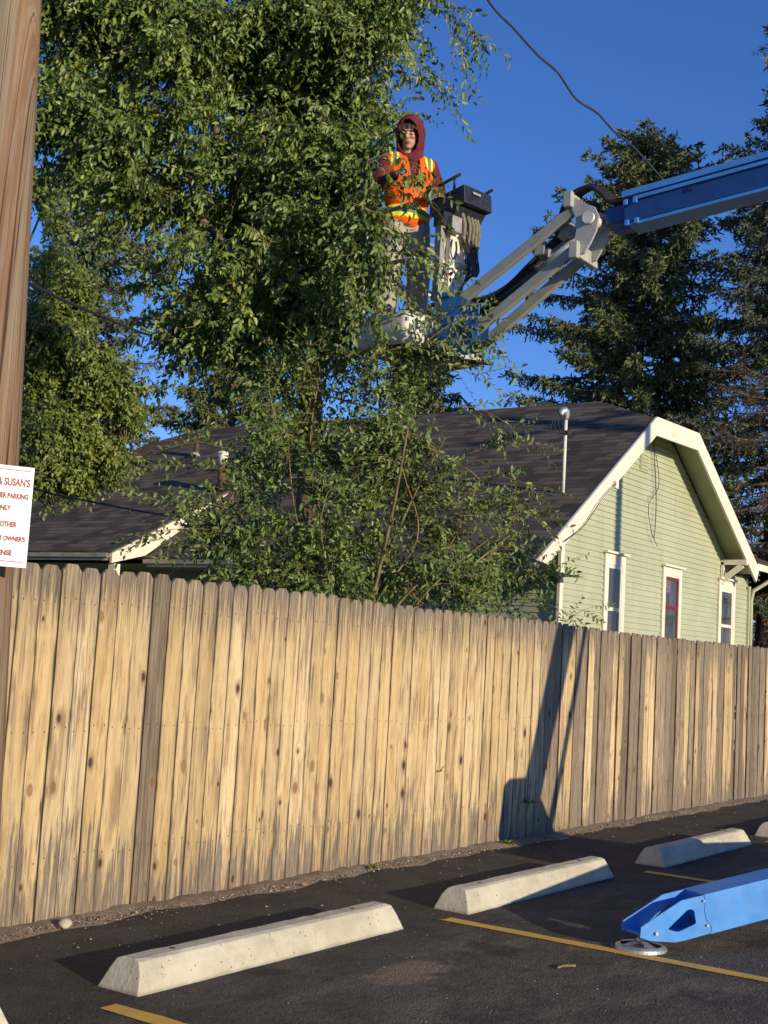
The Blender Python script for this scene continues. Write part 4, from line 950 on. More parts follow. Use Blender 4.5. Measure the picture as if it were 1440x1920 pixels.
def outrigger(px, py, lbl):
    P0 = Vector((px, py)); d2 = (T0-P0).normalized(); s2 = Vector((-d2.y, d2.x)); Lh = (T0-P0).length-.25
    def q(s, z, w): v = P0+d2*s+s2*w; return Vector((v.x, v.y, z))-LO
    prof = [(-.067, .084), (-.063, .139), (.189, .273), (.334, .300), (Lh, .300+(Lh-.334)*.185), (Lh, .09+(Lh-.35)*.185), (.356, .088), (.233, .064), (.161, .053), (0, .065)]
    hole = [(.112, .129), (.226, .219), (.243, .226), (.265, .224), (.277, .214), (.291, .155), (.284, .146), (.18, .108), (.155, .110), (.115, .122)]
    mb = MB(); th = .008
    for w in (-.09, .09-th):
        # side plates of the fork with the triangular opening, bridged ring to ring
        outer = [(-.067, .084), (-.063, .139), (.062, .2055), (.189, .273), (.262, .2865), (.42, .314), (.42, .2), (.42, .102), (.233, .064), (.161, .053), (0, .065)]
        oc = [min(range(len(hole)), key=lambda k: (hole[k][0]-a)**2+(hole[k][1]-b)**2) for a, b in outer]
        for side_w in (w, w+th):
            vs = [q(a, b, side_w) for a, b in outer]+[q(a, b, side_w) for a, b in hole]; no = len(outer); fs = []
            # simple fan bridging by angle
            c0 = (.21, .17)
            ang = lambda p_: math.atan2(p_[1]-c0[1], p_[0]-c0[0])
            A = sorted([(ang(p_), i, 0) for i, p_ in enumerate(outer)]); B = sorted([(ang(p_), i, 1) for i, p_ in enumerate(hole)])
            ai = [x[1] for x in A]; bi = [x[1] for x in B]; aa = [x[0] for x in A]; bb = [x[0] for x in B]
            i = j = 0
            while i < len(ai) or j < len(bi):
                na = aa[i+1] if i+1 < len(ai) else aa[0]+6.2832; nb_ = bb[j+1] if j+1 < len(bi) else bb[0]+6.2832
                if (i < len(ai) and na <= nb_) or j >= len(bi): fs.append((ai[i % len(ai)], ai[(i+1) % len(ai)], no+bi[j % len(bi)])); i += 1
                else: fs.append((ai[i % len(ai)], no+bi[(j+1) % len(bi)], no+bi[j % len(bi)])); j += 1
            mb.add(vs, fs)
        no = len(outer); nh = len(hole)
        vs = [q(a, b, x) for x in (w, w+th) for a, b in outer]; mb.add(vs, [(i, (i+1) % no, (i+1) % no+no, i+no) for i in range(no)])
        vs = [q(a, b, x) for x in (w, w+th) for a, b in hole]; mb.add(vs, [(i, (i+1) % nh, (i+1) % nh+nh, i+nh)[::-1] for i in range(nh)])
    # bottom web
    mb.prism([q(-.05, .085, -.08), q(.35, .09, -.08), q(.35, .098, -.08), q(-.05, .098, -.08)], q(0, 0, .08)-q(0, 0, -.08))
    # main beam
    mb.prism([q(.335, .302, -.094), q(Lh, .302+(Lh-.335)*.185, -.094), q(Lh, .09+(Lh-.335)*.185, -.094), q(.385, .090, -.094), q(.392, .125, -.094), q(.355, .17, -.094), q(.340, .215, -.094), q(.344, .26, -.094)], q(0, 0, .094)-q(0, 0, -.094))
    leg = mb.build('outrigger', M['blue'], lift, bevel=.003); leg['label'] = lbl
    for (s_, z_) in ((.03, .105), (.33, .27), (.36, .14)):
        m4 = MB(); m4.tube([q(s_, z_, -.105), q(s_, z_, -.085)], .010 if s_ < .1 else .006, 10); m4.build('bolt', M['steel'], leg)
    # foot pad : slotted galvanised disc
    m2 = MB(); c0 = q(0.0, 0, 0); R_ = .138; n = 36
    for (ra, rb, za, zb) in ((.112, R_, .030, .020), (R_, R_+.002, .020, .004)):
        vs = []
        for i in range(n): t = 2*math.pi*i/n; vs += [c0+Vector((ra*math.cos(t), ra*math.sin(t), za)), c0+Vector((rb*math.cos(t), rb*math.sin(t), zb))]
        m2.add(vs, [(2*i, 2*i+1, 2*((i+1) % n)+1, 2*((i+1) % n)) for i in range(n)])
    for k in range(5):
        t = k*2*math.pi/5+.3; pr = Vector((-math.sin(t), math.cos(t), 0)); e = Vector((math.cos(t), math.sin(t), 0))
        m2.add([c0+e*.015-pr*.020+Vector((0, 0, .052)), c0+e*.116-pr*.026+Vector((0, 0, .031)), c0+e*.116+pr*.026+Vector((0, 0, .031)), c0+e*.015+pr*.020+Vector((0, 0, .052))], [(0, 1, 2, 3)])
    m2.tube([c0+Vector((0, 0, .02)), c0+Vector((0, 0, .05)), c0+Vector((0, 0, .075))], [.035, .026, .02], 14)
    m2.add([c0+Vector((.111*math.cos(i*2*math.pi/n), .111*math.sin(i*2*math.pi/n), .010)) for i in range(n)], [tuple(range(n))], 0)
    m2.build('foot_pad', M['steel'], leg)
    return leg
outrigger(6.795, 2.83, 'bright blue outrigger leg with triangular opening, in view'); outrigger(11.8, 2.83, 'far right outrigger leg'); outrigger(6.8, -.43, 'near left outrigger leg'); outrigger(11.8, -.43, 'near right outrigger leg')
mb = MB(); mb.box(lp(9.3, 1.2, .62), (1.5, 1.0, .30)); mb.box(lp(9.3, -1.2, .55), (.14, 4.0, .14)); mb.box(lp(9.3, 1.9, .60), (1.35, .5, .22)); mb.build('chassis', M['blue'], lift, bevel=.02)
for sx_ in (-.95, .95):
    mb = MB(); c = lp(9.3+sx_, 1.1, .34); mb.tube([c+Vector((-.10, 0, 0)), c+Vector((-.09, 0, 0)), c+Vector((.09, 0, 0)), c+Vector((.10, 0, 0))], [.29, .34, .34, .29], 28); w_ = mb.build('wheel', M['rubber'], lift)
    mb = MB(); mb.tube([c+Vector((-.106, 0, 0)), c+Vector((.106, 0, 0))], .17, 20); mb.build('rim', M['white_paint'], w_)
mb = MB(); mb.tube([lp(9.3, 1.2, .76), lp(9.3, 1.2, .92)], .36, 28); mb.build('turntable', M['black'], lift)
mb = MB(); mb.prism([lp(8.86, .65, .93), lp(9.37, .65, .93), lp(9.37, .65, 1.43), lp(9.02, .65, 1.43), lp(8.92, .65, 1.38), lp(8.90, .65, 1.2)], (0, .9, 0)); mb.prism([lp(9.37, .7, .93), lp(9.80, .7, .93), lp(9.77, .7, 1.08), lp(9.62, .7, 1.24), lp(9.37, .7, 1.28)], (0, .8, 0)); mb.build('engine_cover', M['blue'], lift, bevel=.04)
EL = Vector((9.3, -4.4, 6.05)); LBS = Vector((9.35, 1.05, 1.30))
mb = MB(); mb.beam(LBS-LO+Vector((-.04, 0, 0)), EL+Vector((0, 0, -.25))-LO, .27, .26, chamfer=.02); mb.build('lower_boom', M['blue_dark'], lift)
mb = MB(); a = LBS+Vector((.20, -.55, -.25)); mb.beam(a-LO, EL+Vector((.24, .25, -.75))-LO, .07, .09); mb.build('parallel_link', M['grey_paint'], lift)
mb = MB(); mb.box(EL-LO+Vector((0, 0, -.16)), (.30, .34, .62)); mb.build('elbow', M['blue'], lift, bevel=.02)
# upper boom
K0 = Vector((9.2, 4.14, 5.105)); bd = (K0-EL).normalized(); up_ = (Vector((0, 0, 1))-bd*bd.z).normalized(); sd_ = bd.cross(up_).normalized()
def bq(s, w, h): return K0-bd*s+sd_*w+up_*h-LO     # s metres back from the boom end
Lb = (K0-EL).length+.4
mb = MB(); mb.beam(bq(0, 0, -.01), bq(Lb, 0, .03), .20, .235, chamfer=.012); mb.build('upper_boom', M['blue_dark'], lift)
mb = MB(); mb.beam(bq(-.01, 0, .118), bq(Lb, 0, .165), .235, .052); mb.beam(bq(.09, -.112, .062), bq(Lb, -.112, .085), .022, .030); mb.beam(bq(.09, .112, .062), bq(Lb, .112, .085), .022, .030); mb.build('boom_cover', M['blue'], lift, bevel=.004)
mb = MB(); mb.beam(bq(.03, 0, -.138), bq(Lb, 0, -.10), .215, .026); mb.build('boom_wear_plate', M['blue'], lift, bevel=.003)
mb = MB(); mb.beam(bq(.0, 0, .086), bq(Lb, 0, .125), .18, .02); mb.build('hose_tray', M['black'], lift)
mb = MB(); mb.beam(bq(-.17, 0, -.01), bq(.1, 0, -.01), .13, .15, chamfer=.01); mb.beam(bq(-.12, 0, -.13), bq(.3, 0, -.12), .10, .04); mb.build('inner_boom', M['blue_dark'], lift)
for s_ in (.02, .10):
    for h_ in (.045, -.125): mb = MB(); mb.box(bq(s_, -.116, h_), (.02, .035, .045)); mb.build('wear_pad', M['blue'], lift, bevel=.004)
for (s_, h_) in ((.55, .02), (1.3, .03)):
    mb = MB(); mb.tube([bq(s_, -.115, h_), bq(s_, -.100, h_)], .018, 12); mb.build('boom_plug', M['black'], lift)
# knuckle plates with round opening
def yz(x, pts): return [lp(x, y, z) for y, z in pts]
for x in (9.03, 9.24):
    out = [(4.60, 5.27), (4.53, 5.25), (4.44, 5.19), (4.35, 5.15), (4.30, 5.06), (4.32, 4.93), (4.37, 4.83), (4.43, 4.74), (4.52, 4.72), (4.545, 4.83), (4.52, 4.95), (4.535, 5.08), (4.585, 5.18)]; out = [(4.44+(a-4.44)*.86, 5.0+(b-5.0)*.9) for a, b in out]
    hc = (4.40, 5.045); plate('knuckle_plate', M['alu'], lift, x, out, [(hc[0]+.058*math.cos(i*2*math.pi/20), hc[1]+.058*math.sin(i*2*math.pi/20)) for i in range(20)], .012, hc)
mb = MB(); mb.tube([lp(8.99, 4.40, 5.045), lp(9.28, 4.40, 5.045)], .050, 20); mb.build('pivot_sleeve', M['white_paint'], lift)
for cy, cz, sz_ in ((4.565, 5.215, .13), (4.495, 4.79, .14)):
    mb = MB(); mb.box(lp(9.18, cy, cz), (.36, .05, sz_*.8)); mb.box(lp(8.99, cy+.012, cz), (.05, .075, sz_)); mb.build('link_bracket', M['alu'], lift, bevel=.008)
# jib : four parallel links
for x, a, b in ((9.05, (4.52, 5.165), (5.60, 4.49)), (9.05, (4.48, 4.845), (5.62, 4.10)), (9.35, (4.62, 5.12), (5.72, 4.33)), (9.35, (4.42, 4.965), (5.60, 4.13))):
    mb = MB(); mb.beam(lp(x, *a), lp(x, *b), .05, .088, chamfer=.006); mb.build('jib_link', M['grey_paint'], lift)
mb = MB(); mb.tube([lp(9.2, 4.55, 4.98), lp(9.2, 5.0, 4.70)], .035, 14, m=1); mb.tube([lp(9.2, 4.95, 4.73), lp(9.2, 5.62, 4.32)], .045, 14, m=0); mb.build('jib_cylinder', [M['black'], M['steel']], lift)
mb = MB(); mb.box(lp(9.2, 4.87, 4.88), (.24, .10, .12)); mb.box(lp(9.15, 4.66, 5.01), (.1, .12, .12)); mb.build('hose_clamp', M['greybox'], lift, bevel=.01)
mb = MB()
for k_ in range(5):
    w = 9.11+.042*k_; e = .012*k_
    mb.tube(crv([lp(w, 4.72, 4.98), lp(w, 4.69, 5.19+e), lp(w, 4.60, 5.31+e), lp(w, 4.46, 5.345+e), lp(w, 4.35, 5.27+e), lp(w, 4.27, 5.19+e*.5), lp(w, 4.12, 5.195), lp(w, 3.9, 5.205)], 7), .017, 8)
for k_ in range(3):
    w = 9.12+.05*k_
    mb.tube(crv([lp(w, 4.72, 4.98), lp(w-.02, 4.95, 4.78+.02*k_), lp(w, 5.2, 4.60), lp(w-.03, 5.45, 4.52), lp(w, 5.68, 4.62)], 7), .013, 7)
mb.build('hoses', M['rubber'], lift)
# blue rotator bracket
for x in (9.00, 9.18):
    out = [(5.36, 4.44), (5.46, 4.48), (5.62, 4.58), (5.73, 4.58), (5.73, 4.14), (5.60, 4.07), (5.45, 4.08), (5.36, 4.18)]
    hc = (5.555, 4.30); plate('rotator_bracket', M['blue_mid'], lift, x, out, [(hc[0]+.062*math.cos(i*2*math.pi/20), hc[1]+.088*math.sin(i*2*math.pi/20)) for i in range(20)], .010, hc)
mb = MB(); mb.tube([lp(9.17, 5.72, 4.12), lp(9.17, 5.72, 4.60)], .08, 18); mb.build('rotator', M['blue_dark'], lift)
# basket, turned 12 degrees
BK = bpy.data.objects.new('basket', None); SC.collection.objects.link(BK); BK.parent = lift; BK.location = lp(9.25, 5.86, 0); BK.rotation_euler = (0, 0, R(-12))
zf = 4.36; bw, bdp, bl = .56, .66, .445
mb = MB(); mb.box(((bw-bl)/2, bdp/2, zf-.02), (bw+bl-.02, bdp-.02, .03)); mb.build('floor', M['greybox'], BK)
def rounded(z0, z1, th=.006, r=.07):
    pts = []
    for cx, cy, a0 in ((-bl+r, r, 180), (bw-r, r, 270), (bw-r, bdp-r, 0), (-bl+r, bdp-r, 90)):
        for k_ in range(7): t = R(a0+k_*15); pts.append((cx+r*math.cos(t), cy+r*math.sin(t)))
    n = len(pts); mb = MB(); cx, cy = 0, bdp/2
    vs = [(x, y, z) for z in (z0, z1) for x, y in pts]+[(x*.985, cy+(y-cy)*.985, z) for z in (z0, z1) for x, y in pts]
    mb.add(vs, [(i, (i+1) % n, n+(i+1) % n, n+i) for i in range(n)]+[(2*n+i, 3*n+i, 3*n+(i+1) % n, 2*n+(i+1) % n) for i in range(n)]+[(n+i, n+(i+1) % n, 3*n+(i+1) % n, 3*n+i) for i in range(n)]+[(i, 2*n+i, 2*n+(i+1) % n, (i+1) % n) for i in range(n)], 0, True)
    return mb, pts
mb, _ = rounded(4.13, 4.41); mb.build('toe_board', M['white_paint'], BK)
for zz, r_ in ((4.86, .017), (5.34, .019)):
    _, pts = rounded(0, 1); mb = MB(); ps = [(x, y, zz) for x, y in pts]
    i0 = 15
    mb.tube(ps[i0:]+ps[:5 if zz > 5 else 7], r_, 10); mb.build('rail', M['white_paint'] if zz < 5 else M['greybox'], BK)
for (x, y) in ((-bl+.02, bdp-.08), (bw-.02, bdp-.08), (0, bdp-.01)):
    mb = MB(); mb.tube([(x, y, 4.3), (x, y, 5.34)], .017, 10); mb.build('rail_post', M['white_paint'], BK)
mb = MB(); mb.tube([(-bl+.03, .02, 4.88), (-.02, -.02, 4.86)], .018, 10); mb.build('rail', M['white_paint'], BK)
# control column
mb = MB(); mb.prism([(-.13, -.04, 4.40), (.15, -.04, 4.40), (.13, -.04, 5.28), (-.14, -.04, 5.28)], (0, .02, 0)); mb.box((-.01, -.075, 4.84), (.12, .05, .86)); mb.box((.135, -.05, 4.86), (.03, .05, .9)); mb.build('control_column', M['white_paint'], BK, bevel=.004)
mb = MB(); mb.box((-.155, -.05, 4.90), (.05, .07, .70)); mb.build('column_side', M['greybox'], BK)
mb = MB(); mb.prism([(-.06, -.16, 5.40), (.29, -.16, 5.40), (.25, -.10, 5.26), (-.08, -.10, 5.26)], (0, .2, 0)); mb.box((-.10, -.05, 5.27), (.16, .12, .12)); mb.build('control_bracket', M['black'], BK)
mb = MB(); mb.prism([(-.045, -.22, 5.42), (-.09, .16, 5.36), (-.09, .16, 5.50), (-.045, -.20, 5.585)], (.355, 0, 0)); cb = mb.build('control_box', M['black'], BK, bevel=.006)
mb = MB(); mb.box((.10, -.222, 5.53), (.10, .004, .022), M=Matrix.Rotation(R(-8), 4, 'X')); mb.build('placard', M['greybox'], cb)
mb = MB(); mb.tube([(-.10, -.20, 5.655), (-.13, .20, 5.56)], .014, 8); mb.tube([(-.10, -.14, 5.65), (-.06, -.10, 5.52)], .012, 8); mb.tube([(-.13, .17, 5.57), (-.09, .12, 5.42)], .016, 8); mb.build('guard_bar', M['black'], cb)
mb = MB(); mb.tube([(.32, -.2, 5.64), (.33, .06, 5.58)], .014, 8); mb.tube([(.32, -.1, 5.62), (.30, -.1, 5.5)], .012, 8); mb.build('guard_bar', M['black'], cb)
mb = MB()
for k_, (x, y) in enumerate(((.03, 5.20), (.10, 5.19), (.145, 5.21), (.185, 5.18), (.22, 5.19))):
    mb.tube(crv([(x, -.12, 5.36), (x+.01, -.15, 5.25), (x+.02, -.13, 5.12), (x*.8+.06, -.12, 5.08)], 5), .017 if k_ > 0 else .022, 8)
mb.build('valve_hoses', M['tan'], BK)
mb = MB(); mb.box((-.07, -.14, 5.225), (.12, .06, .14)); mb.build('switch_box', M['greybox'], BK, bevel=.006)
mb = MB()
for k_ in range(6):
    x = .03+.03*k_; mb.tube(crv([(x, -.14, 5.14), (x+.05, -.17, 4.98-.02*k_), (x+.05-.02*k_, -.16, 4.80), (.05, -.13, 4.66), (.0+.02*k_, -.14, 4.42)], 6), .008, 6)
mb.tube(crv([(-.06, -.11, 5.1), (-.08, -.12, 4.98), (-.04, -.12, 4.93), (0, -.11, 5.02), (-.01, -.11, 5.1)], 6), .006, 6); mb.build('control_hoses', M['rubber'], BK)
mb = MB(); mb.box((.25, -.05, 5.10), (.18, .02, .46)); pl = mb.build('document_box', M['greybox'], BK, bevel=.012)
mb = MB(); mb.box((.25, -.063, 4.94), (.17, .006, .12)); mb.build('decal', M['black'], pl)
mb = MB(); mb.tube([(.18, .03, 5.32), (.44, .10, 5.36)], .024, 12); mb.tube([(.44, .10, 5.36), (.46, .2, 5.30), (.30, .25, 5.18)], .022, 12); mb.build('foam_rail', M['rubber'], BK)
mb = MB(); mb.tube(crv([(.02, -.06, 4.92), (.02, -.11, 4.93), (.12, -.11, 4.91), (.14, -.06, 4.88), (.14, -.06, 4.6)], 6), .014, 8); mb.build('grab_handle', M['white_paint'], BK)
mb = MB(); mb.tube(crv([(-.30, 0.05, 4.10), (-.25, -.05, 4.05), (.10, -.36, 4.02), (.22, -.38, 4.03), (.26, -.30, 4.05), (.28, .05, 4.12)], 7), .016, 8); mb.build('bumper_bar', M['black'], BK)
mb = MB(); mb.beam((.13, -.03, 4.72), (.52, .04, 4.62), .03, .03); mb.build('side_brace', M['greybox'], BK)

# ---------------------------------------------------------------- worker
wk = thing('person', 'worker in orange safety vest, maroon hoodie and grey trousers standing in the basket', 'person', (9.258, 6.325, 4.37), R(0)); wk.scale = (1.08, 1.06, 1.03)
FA = math.atan2(-.80, -.60)                         # facing azimuth
wk.rotation_euler = (0, 0, FA-R(90))
# local: +y forward, +x = to the worker's right ... so his left is -x
def hand_caps(wrist, dirv, palm_n, curl=.6, flip=1):
    w = Vector(wrist); d = Vector(dirv).normalized(); n = Vector(palm_n); n = (n-d*n.dot(d)).normalized(); s = d.cross(n)*flip; out = []
    out.append(('e', w+d*.048, (.036, .050, .019), Matrix((s, d, n)).transposed())); out.append(('c', w-d*.02, w+d*.03, .026, .028))
    for i, (o, L) in enumerate(((-.028, .066), (-.009, .076), (.010, .071), (.028, .056))):
        a = w+d*.085+s*o; d1 = (d*math.cos(curl*.6)+n*math.sin(curl*.6)); d2 = (d*math.cos(curl*1.6)+n*math.sin(curl*1.6)); d3 = (d*math.cos(curl*2.3)+n*math.sin(curl*2.3))
        b = a+d1*L*.45; c = b+d2*L*.32; e = c+d3*L*.25
        out += [('c', a, b, .0105, .0098), ('c', b, c, .0098, .009), ('c', c, e, .009, .008)]
    a = w+d*.025-s*.030; b = a+(d*.6-s*.75+n*.3)*.036; c = b+(d*.85-s*.2+n*.4)*.032
    out += [('c', a, b, .014, .0115), ('c', b, c, .0115, .009)]
    return out
SHL, SHR = Vector((-.185, -.01, 1.50)), Vector((.185, -.01, 1.50))
ELL, ELR = Vector((-.285, .02, 1.235)), Vector((.27, .03, 1.24))
WRL, WRR = Vector((-.155, .23, 1.165)), Vector((.215, .27, 1.25))
HIP = .96; KN = .52
legs = []
for sx_, ky in ((-1, .05), (1, .02)):
    h = Vector((sx_*.095, 0, HIP-.04)); k_ = Vector((sx_*.125, ky, KN)); a = Vector((sx_*.135, -.01, .10)); legs.append((h, k_, a))
# head frame : tilted down and turned to his right (toward the camera)
HC = Vector((.02, .045, 1.72)); HR = Matrix.Rotation(R(-34), 3, 'Z') @ Matrix.Rotation(R(-14), 3, 'X')
def hh3(x, y, z): return HC+HR @ Vector((x, y, z))
body = []
body += [('e', (0, 0, 1.0), (.165, .11, .12)), ('e', (0, .0, 1.18), (.145, .10, .16)), ('e', (0, 0, 1.36), (.17, .115, .17)), ('c', (-.14, -.01, 1.49), (.14, -.01, 1.49), .065, .065), ('c', (0, -.01, 1.48), HC+Vector((0, -.03, -.06)), .062, .055)]
for S, E_, W_ in ((SHL, ELL, WRL), (SHR, ELR, WRR)): body += [('c', S, E_, .056, .042), ('c', E_, W_, .043, .028)]
for h, k_, a in legs: body += [('c', h, k_, .085, .055), ('c', k_, a, .056, .037), ('c', a, a+Vector((0, .15, -.05)), .04, .034)]
body += [('e', hh3(0, -.012, .025), (.075, .095, .10), HR), ('e', hh3(0, .022, -.045), (.058, .062, .072), HR), ('e', hh3(0, .055, -.092), (.030, .028, .022), HR), ('e', hh3(0, .078, .045), (.052, .016, .012), HR),
         ('c', hh3(0, .078, .035), hh3(0, .108, -.012), .010, .014), ('e', hh3(-.012, .098, -.016), (.009, .010, .007), HR), ('e', hh3(.012, .098, -.016), (.009, .010, .007), HR), ('e', hh3(-.038, .062, -.008), (.022, .02, .02), HR), ('e', hh3(.038, .062, -.008), (.022, .02, .02), HR),
         ('e', hh3(-.078, -.01, .0), (.010, .018, .03), HR), ('e', hh3(.078, -.01, .0), (.010, .018, .03), HR), ('e', hh3(0, .085, -.048), (.022, .012, .006), HR), ('e', hh3(0, .082, -.058), (.020, .013, .007), HR)]
body += hand_caps(WRL, (.55, .75, -.30), (.3, .1, -1), .7, 1)+hand_caps(WRR, (-.15, .9, .15), (-.8, .1, -.5), .6, -1)
def bmat(c): return np.zeros(len(c), int)
mk = lambda p_, r_: (lambda c: np.linalg.norm(c-np.array(p_), axis=1) < r_)
lipc = np.array(hh3(0, .092, -.053)); 
def bodymat(c):
    m = np.zeros(len(c), int)
    for wpt, ext in ((WRL, .16), (WRR, .16)): m[np.linalg.norm(c-np.array(wpt), axis=1) < ext] = 1
    loc = (c-np.array(HC)) @ np.array(HR)
    m[(np.abs(loc[:, 0]) < .024) & (np.abs(loc[:, 2]+.053) < .009) & (loc[:, 1] > .07)] = 2
    m[(np.abs(np.abs(loc[:, 0])-.031) < .014) & (np.abs(loc[:, 2]-.012) < .0065) & (loc[:, 1] > .055)] = 3
    m[(np.abs(np.abs(loc[:, 0])-.032) < .020) & (np.abs(loc[:, 2]-.040) < .0055) & (loc[:, 1] > .055)] = 4
    return m
blob('body', body, .0065, M['skin'], wk, 3, matfn=bodymat, mats=[M['skin'], M['glove'], M['lip'], M['eye'], M['hair']])
# hair fringe
hair = [('e', hh3(0, -.015, .045), (.086, .100, .095), HR)]
for i in range(9):
    x = -.066+.0165*i; hair.append(('c', hh3(x*.9, .03, .115), hh3(x+random.uniform(-.01, .01), .088-.25*abs(x)*.5, .052+random.uniform(-.016, .012)), .020, .009))
def hk(c): loc = (c-np.array(HC)) @ np.array(HR); return ~((loc[:, 1] > .05) & (loc[:, 2] < .028)) & (loc[:, 2] > -.05)
blob('hair', hair, .007, M['hair'], wk, 1, keep=hk)
# trousers
tr = [('e', (0, 0, .98), (.18, .125, .11)), ('e', (0, -.02, .90), (.175, .125, .10))]
for h, k_, a in legs: tr += [('c', h, k_, .118, .098), ('c', k_, a+Vector((0, 0, .03)), .098, .090), ('e', k_+Vector((.01, .02, .05)), (.088, .09, .07)), ('e', a+Vector((0, .01, .10)), (.088, .088, .05))]
blob('trousers', tr, .011, M['trouser'], wk, 4, keep=lambda c: (c[:, 2] < 1.08) & (c[:, 2] > .06))
for h, k_, a in legs:
    blob('boot', [('c', a+Vector((0, -.03, .06)), a+Vector((0, -.02, -.04)), .055, .052), ('c', a+Vector((0, -.02, -.055)), a+Vector((0, .17, -.065)), .048, .042), ('e', a+Vector((0, .06, -.085)), (.05, .15, .018))], .009, M['boot'], wk, 3)
# hoodie
hd = [('e', (0, 0, 1.02), (.185, .13, .12)), ('e', (0, 0, 1.2), (.175, .128, .18)), ('e', (0, 0, 1.38), (.195, .135, .17)), ('c', (-.15, -.01, 1.475), (.15, -.01, 1.475), .082, .082), ('c', (0, -.03, 1.50), (0, -.045, 1.60), .095, .085)]
for S, E_, W_ in ((SHL, ELL, WRL), (SHR, ELR, WRR)): hd += [('c', S, E_, .078, .064), ('c', E_, W_+(W_-E_)*.02, .066, .042), ('e', E_+Vector((0, .01, -.01)), (.068, .068, .06)), ('e', (E_+W_)/2+Vector((0, 0, -.012)), (.058, .058, .05))]
blob('hoodie', hd, .011, M['hoodie'], wk, 3)
# hood: open shell round the head
ho = [('e', hh3(0, -.03, .030), (.112, .145, .155), HR), ('e', hh3(0, -.02, -.05), (.106, .130, .13), HR), ('c', hh3(0, -.04, -.06), (0, -.02, 1.53), .100, .115), ('e', hh3(0, -.04, .13), (.075, .10, .06), HR)]
def hoodk(c):
    loc = (c-np.array(HC)) @ np.array(HR)
    op = (loc[:, 1] > .025) & ((loc[:, 0]/.084)**2+((loc[:, 2]+.01)/.145)**2 < 1)
    return ~op & (c[:, 2] > 1.50)
blob('hood', ho, .009, M['hoodie'], wk, 3, keep=hoodk, solid=.012)
# vest: shell over the torso, open V with zip, taped stripes
ve = [('e', (0, 0, 1.0), (.205, .150, .14)), ('e', (0, 0, 1.2), (.195, .148, .19)), ('e', (0, 0, 1.38), (.213, .155, .18)), ('c', (-.145, -.01, 1.485), (.145, -.01, 1.485), .094, .094)]
def vk(c):
    x, y, z = c[:, 0], c[:, 1], c[:, 2]
    arm = (np.abs(x) > .205) & (z > 1.26) & (z < 1.60)
    neck = (((x/.085)**2+((y+.02)/.11)**2) < 1) & (z > 1.44)
    V = (y > 0) & (np.abs(x) < .012+np.clip((z-1.24)*.17, 0, 1)) & (z > 1.25)
    gap = (y > 0) & (np.abs(x) < .006) & (z < 1.24) & (z > 10)
    return (z > .90) & ~arm & ~neck & ~V
def vm(c):
    x, y, z = c[:, 0], c[:, 1], c[:, 2]; m = np.zeros(len(c), int)
    band = np.abs(z-1.025) < .055; m[band] = 1; m[np.abs(z-1.025) < .022] = 2
    sh = (np.abs(np.abs(x)-.150) < .034) & (z > 1.43); m[sh] = 1; m[(np.abs(np.abs(x)-.150) < .017) & (z > 1.43)] = 2
    return m
blob('vest', ve, .010, M['vest'], wk, 3, keep=vk, matfn=vm, mats=[M['vest'], M['vyel'], M['vgrey']], solid=.006)
for W_, E_ in ((WRL, ELL), (WRR, ELR)):
    d = (W_-E_).normalized(); mb = MB(); mb.tube([W_-d*.045, W_+d*.0], [.046, .044], 16, cap=False); mb.build('glove_cuff', M['vyel'], wk)

# ---------------------------------------------------------------- small things
def dry_leaf(x, y, rz, s, label, mat='dryleaf'):
    mb = MB(); n = 9; pts = []
    for i in range(n): t = i/(n-1); pts.append((t-.5, .28*math.sin(math.pi*t)**.8, .16*(t-.5)**2))
    low = [(a, -b, c) for a, b, c in pts]; V = []
    for a, b, c in pts+low: V.append((a*s, b*s, (c+abs(b)*.35)*s+.003))
    for i in range(n): V.append((pts[i][0]*s, 0, pts[i][2]*s+.003))
    F = [(i, i+1, 2*n+i+1, 2*n+i) for i in range(n-1)]+[(n+i+1, n+i, 2*n+i, 2*n+i+1) for i in range(n-1)]
    mb.add(V, F); o = mb.build('fallen_leaf', M[mat]); o.location = (x, y, .006); o.rotation_euler = (R(8), R(5), rz); tag(o, label, 'leaf'); return o
dry_leaf(6.80, 5.13, .4, .075, 'yellow fallen leaf on the asphalt edge above the nearest full wheel stop')
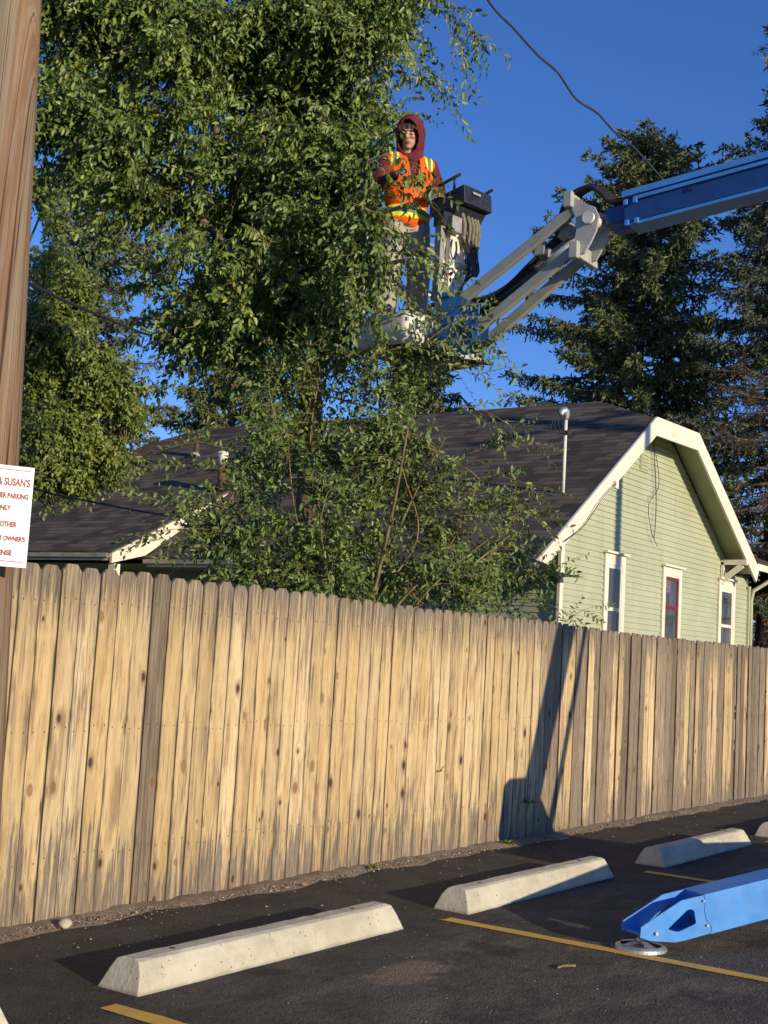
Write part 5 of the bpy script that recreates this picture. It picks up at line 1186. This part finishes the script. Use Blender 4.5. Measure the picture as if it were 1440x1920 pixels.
dry_leaf(7.05, 5.05, 1.9, .05, 'small orange fallen leaf right of the yellow one below the fence')
dry_leaf(6.56, 3.96, .9, .055, 'orange fallen leaf between two wheel stops')
dry_leaf(9.98, 5.10, .2, .06, 'orange fallen leaf on the dirt beside the machine shadow')
mb = MB(); mb.tube(crv([(0, 0, .008), (.05, .015, .012), (.11, .02, .010)], 5), [.006, .0075, .0075, .007, .0075, .0075, .0075, .007, .007, .006, .006], 8); stk = mb.build('stick', M['twig']); stk.location = (6.03, 2.95, 0); stk.rotation_euler = (0, 0, R(-38)); tag(stk, 'short broken stick lying on the asphalt below the outrigger pad', 'stick')
def rock(x, y, s, label):
    o = blob('rock', [('e', (0, 0, .25*s), (.62*s, .42*s, .30*s)), ('e', (.35*s, .1*s, .2*s), (.35*s, .33*s, .26*s)), ('e', (-.3*s, -.1*s, .15*s), (.4*s, .3*s, .2*s))], s*.12, M['concrete'], None, 1); o.location = (x, y, .0); o.rotation_euler = (0, 0, .5); return tag(o, label, 'rock')
rock(4.84, 5.20, .085, 'pale lump of rubble on the dirt at the left foot of the fence')
rs = np.random.RandomState(77)
def weed(x, y, z, n, s, label):
    root = thing('weed', label, 'weed', (x, y, z)); P = np.zeros((n, 3)); P[:, :2] = rs.normal(size=(n, 2))*s*.25
    a = rs.rand(n)*6.28; D = np.stack([np.cos(a), np.sin(a)-.25, rs.uniform(.15, 1.1, n)], -1); leaves_mesh('leaves', P+np.array([0, 0, .01]), D, np.tile([0, 0, 1.], (n, 1))+rs.normal(size=(n, 3))*.3, rs.uniform(.5, 1.2, n)*s, rs.uniform(.25, .4, n)*s, M['weed'], root)
weed(9.66, 5.22, 0, 16, .07, 'small weed growing at the left foot of the machine shadow')
weed(7.72, 5.24, 0, 14, .05, 'tiny weed at the foot of the fence above the middle wheel stop')
weed(8.72, 5.335, .62, 7, .07, 'green sprig poking through the pale fence boards left of the machine shadow')
weed(10.15, 5.32, .30, 14, .08, 'dark sprig poking through the fence inside the machine shadow')
